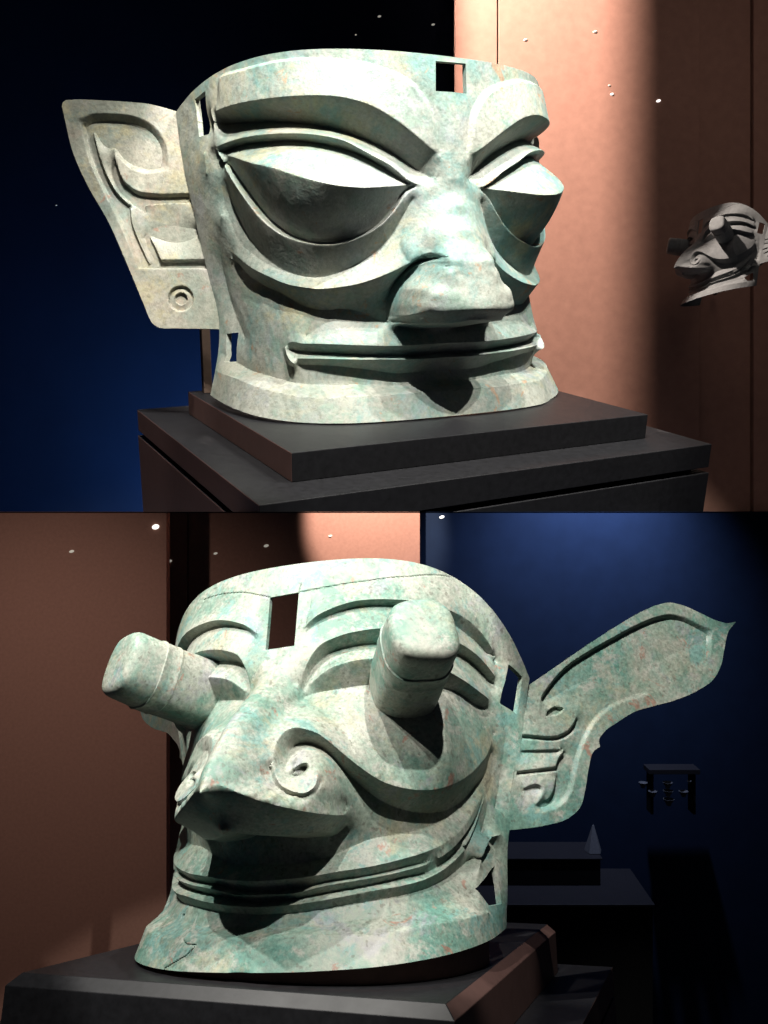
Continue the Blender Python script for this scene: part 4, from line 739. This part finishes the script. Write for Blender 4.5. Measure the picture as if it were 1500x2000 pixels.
for px, py, r, lb, dim in ((741, 32, 3.5, 'dim lamp on the navy wall above the upper mask', True), (846, 48, 3.5, 'dim lamp on the navy wall beside the salmon panel', True), (695, 68, 2, 'tiny faint lamp on the navy wall over the upper mask', True),
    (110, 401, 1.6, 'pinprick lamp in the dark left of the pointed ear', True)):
    reflection_dot(px, py, YB + 0.139, r, lb, dim)
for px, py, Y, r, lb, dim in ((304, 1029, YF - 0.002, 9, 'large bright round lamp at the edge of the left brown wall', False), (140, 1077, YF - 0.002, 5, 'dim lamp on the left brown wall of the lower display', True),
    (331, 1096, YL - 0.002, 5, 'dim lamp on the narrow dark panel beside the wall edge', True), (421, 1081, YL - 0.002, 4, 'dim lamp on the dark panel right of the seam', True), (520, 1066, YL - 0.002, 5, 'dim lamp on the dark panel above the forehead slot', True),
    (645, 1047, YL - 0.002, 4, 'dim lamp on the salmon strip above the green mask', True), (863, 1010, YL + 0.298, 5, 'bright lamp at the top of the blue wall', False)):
    reflection_dot(px, py, Y, r, lb, dim, 1.1 if r > 7 else 1.4)

# ------------------------------------------------------------------ mask reflection in the glass, built as a dim solid mask
MAT['grey_cast'] = plain('grey_cast', (0.11, 0.117, 0.118), 0.85, 0.4, 30, 0.15, 0.1)  # dim tone of a glass reflection as base colour
YG = 3.72
gm = empty('grey_mask', Matrix.Translation((xpix(1352, YG), YG, (1000 - 586) / 1700.0 * YG)) @ Matrix.Rotation(math.radians(-72), 4, 'Z') @ Matrix.Rotation(math.radians(10), 4, 'X') @ Matrix.Scale(0.385, 4),
    'small dim grey mask with scroll nose seen in profile at the right edge', 'mask')
for ch in list(lm_.children):
    c = ch.copy(); C.objects.link(c); c.parent = gm; c.matrix_parent_inverse = Matrix.Identity(4); c.matrix_basis = Matrix.Identity(4)
    c.material_slots[0].link = 'OBJECT'; c.material_slots[0].material = MAT['grey_cast']
bm = bmesh.new(); bmesh.ops.create_cone(bm, cap_ends=True, segments=16, radius1=0.008, radius2=0.008, depth=0.5)
bmesh.ops.rotate(bm, cent=(0, 0, 0), matrix=Matrix.Rotation(math.radians(90), 3, 'X'), verts=bm.verts)
rod = bm_obj('mount_rod', bm, MAT['post'], None, Matrix.Translation((xpix(1462, YG), YB - 0.25, (1000 - 530) / 1700.0 * YG)), smooth=40)
tag(rod, 'thin brown rod holding the dim grey mask off the wall', 'rod')

# ------------------------------------------------------------------ glass reflections right of the lower display, built as dim solids
KQ = Q / 1.3
YC = 10.4 * KQ
def zpix(py, Y): return (1000.0 - py) / 1700.0 * Y
MAT['case'] = plain('dim_case_lacquer', (0.016, 0.015, 0.017), 0.5, 0.2)
MAT['clay'] = plain('pale_clay', (0.10, 0.10, 0.105), 0.8, 0.2)
cs = empty('low_display_case', Matrix.Translation((xpix(1120, YC), YC, zpix(1765, YC))) @ Matrix.Scale(KQ, 4), 'low dark display case in the gloom right of the green mask', 'display case')
W_ = (xpix(1275, YC) - xpix(1120, YC)) / KQ
bm_obj('body', box_bm(-1.2, W_, 0, 1.4, -1.6, -0.03), MAT['gap'], cs)
bm_obj('top_slab', box_bm(-1.22, W_ + 0.02, -0.02, 1.42, -0.03, 0.0, 0.006), MAT['case'], cs)  # top of the solid standing in for the case reflection
bm_obj('upper_step', box_bm(-1.2, W_ - 0.5, 0.5, 1.3, 0.002, 0.33, 0.006), MAT['gap'], cs)
bm_obj('step_slab', box_bm(-1.22, W_ - 0.48, 0.48, 1.32, 0.332, 0.35, 0.004), MAT['case'], cs)
bm = bmesh.new()
for q in ((0, 0), (0.16, -0.02), (0.15, 0.05), (0.03, 0.06)): pass
r_ = bmesh.ops.create_cone(bm, cap_ends=True, segments=5, radius1=0.12, radius2=0.012, depth=0.34)
bmesh.ops.bevel(bm, geom=bm.edges[:], offset=0.006, segments=1, affect='EDGES')
sh = bm_obj('stone_shard', bm, MAT['clay'], None, Matrix.Translation((xpix(1186, YC), YC + 0.7 * KQ, zpix(1765, YC) + 0.522 * KQ)) @ Matrix.Scale(KQ, 4))
tag(sh, 'small pale pointed shard standing on the dim low case', 'shard')
YS = 10.9 * KQ
shf = empty('wall_shelf', Matrix.Translation((xpix(1318, YS), YS, zpix(1508, YS))) @ Matrix.Scale(KQ, 4), 'dim wooden shelf rail above the far pale bowls', 'shelf')
bm_obj('board', box_bm(-0.32, 0.32, 0, 0.25, -0.03, 0.03, 0.004), MAT['case'], shf)
bm_obj('bracket', box_bm(-0.28, -0.25, 0.05, 0.25, -0.55, -0.031, 0.002), MAT['gap'], shf)
bm_obj('bracket', box_bm(0.25, 0.28, 0.05, 0.25, -0.55, -0.031, 0.002), MAT['gap'], shf)
def bowl(px, py, wpx, label):  # builds one dim reflection as a bowl-shaped solid
    k = wpx / 2 / 1700.0 * YS; prof = [(0.35, -0.8), (0.42, -0.78), (0.5, -0.4), (0.85, 0.1), (1.0, 0.45), (0.94, 0.45), (0.78, 0.12), (0.3, -0.3), (0.0, -0.35)]
    n = 20; vs = [(r * k * math.cos(a * 2 * math.pi / n), r * k * math.sin(a * 2 * math.pi / n), z * k) for r, z in prof for a in range(n)]
    fs = [(j * n + i, j * n + (i + 1) % n, (j + 1) * n + (i + 1) % n, (j + 1) * n + i) for j in range(len(prof) - 1) for i in range(n)]
    o = mesh_obj('clay_bowl', vs, fs, MAT['clay'], None, Matrix.Translation((xpix(px, YS), YS, zpix(py, YS))), smooth=50)
    return tag(o, label, 'bowl', 'dim bowls in the far showcase')
for px, py, wd, lb in ((1256, 1532, 17, 'leftmost dim bowl of the upper row in the far showcase'), (1304, 1532, 19, 'middle dim bowl of the upper row in the far showcase'), (1346, 1527, 9, 'rightmost smallest dim bowl of the upper row in the far showcase'),
    (1275, 1549, 17, 'left dim bowl of the middle row in the far showcase'), (1305, 1548, 19, 'centre dim bowl of the middle row in the far showcase'), (1335, 1549, 18, 'right dim bowl of the middle row in the far showcase'), (1306, 1565, 21, 'lowest single dim bowl in the far showcase')):
    bowl(px, py, wd, lb)
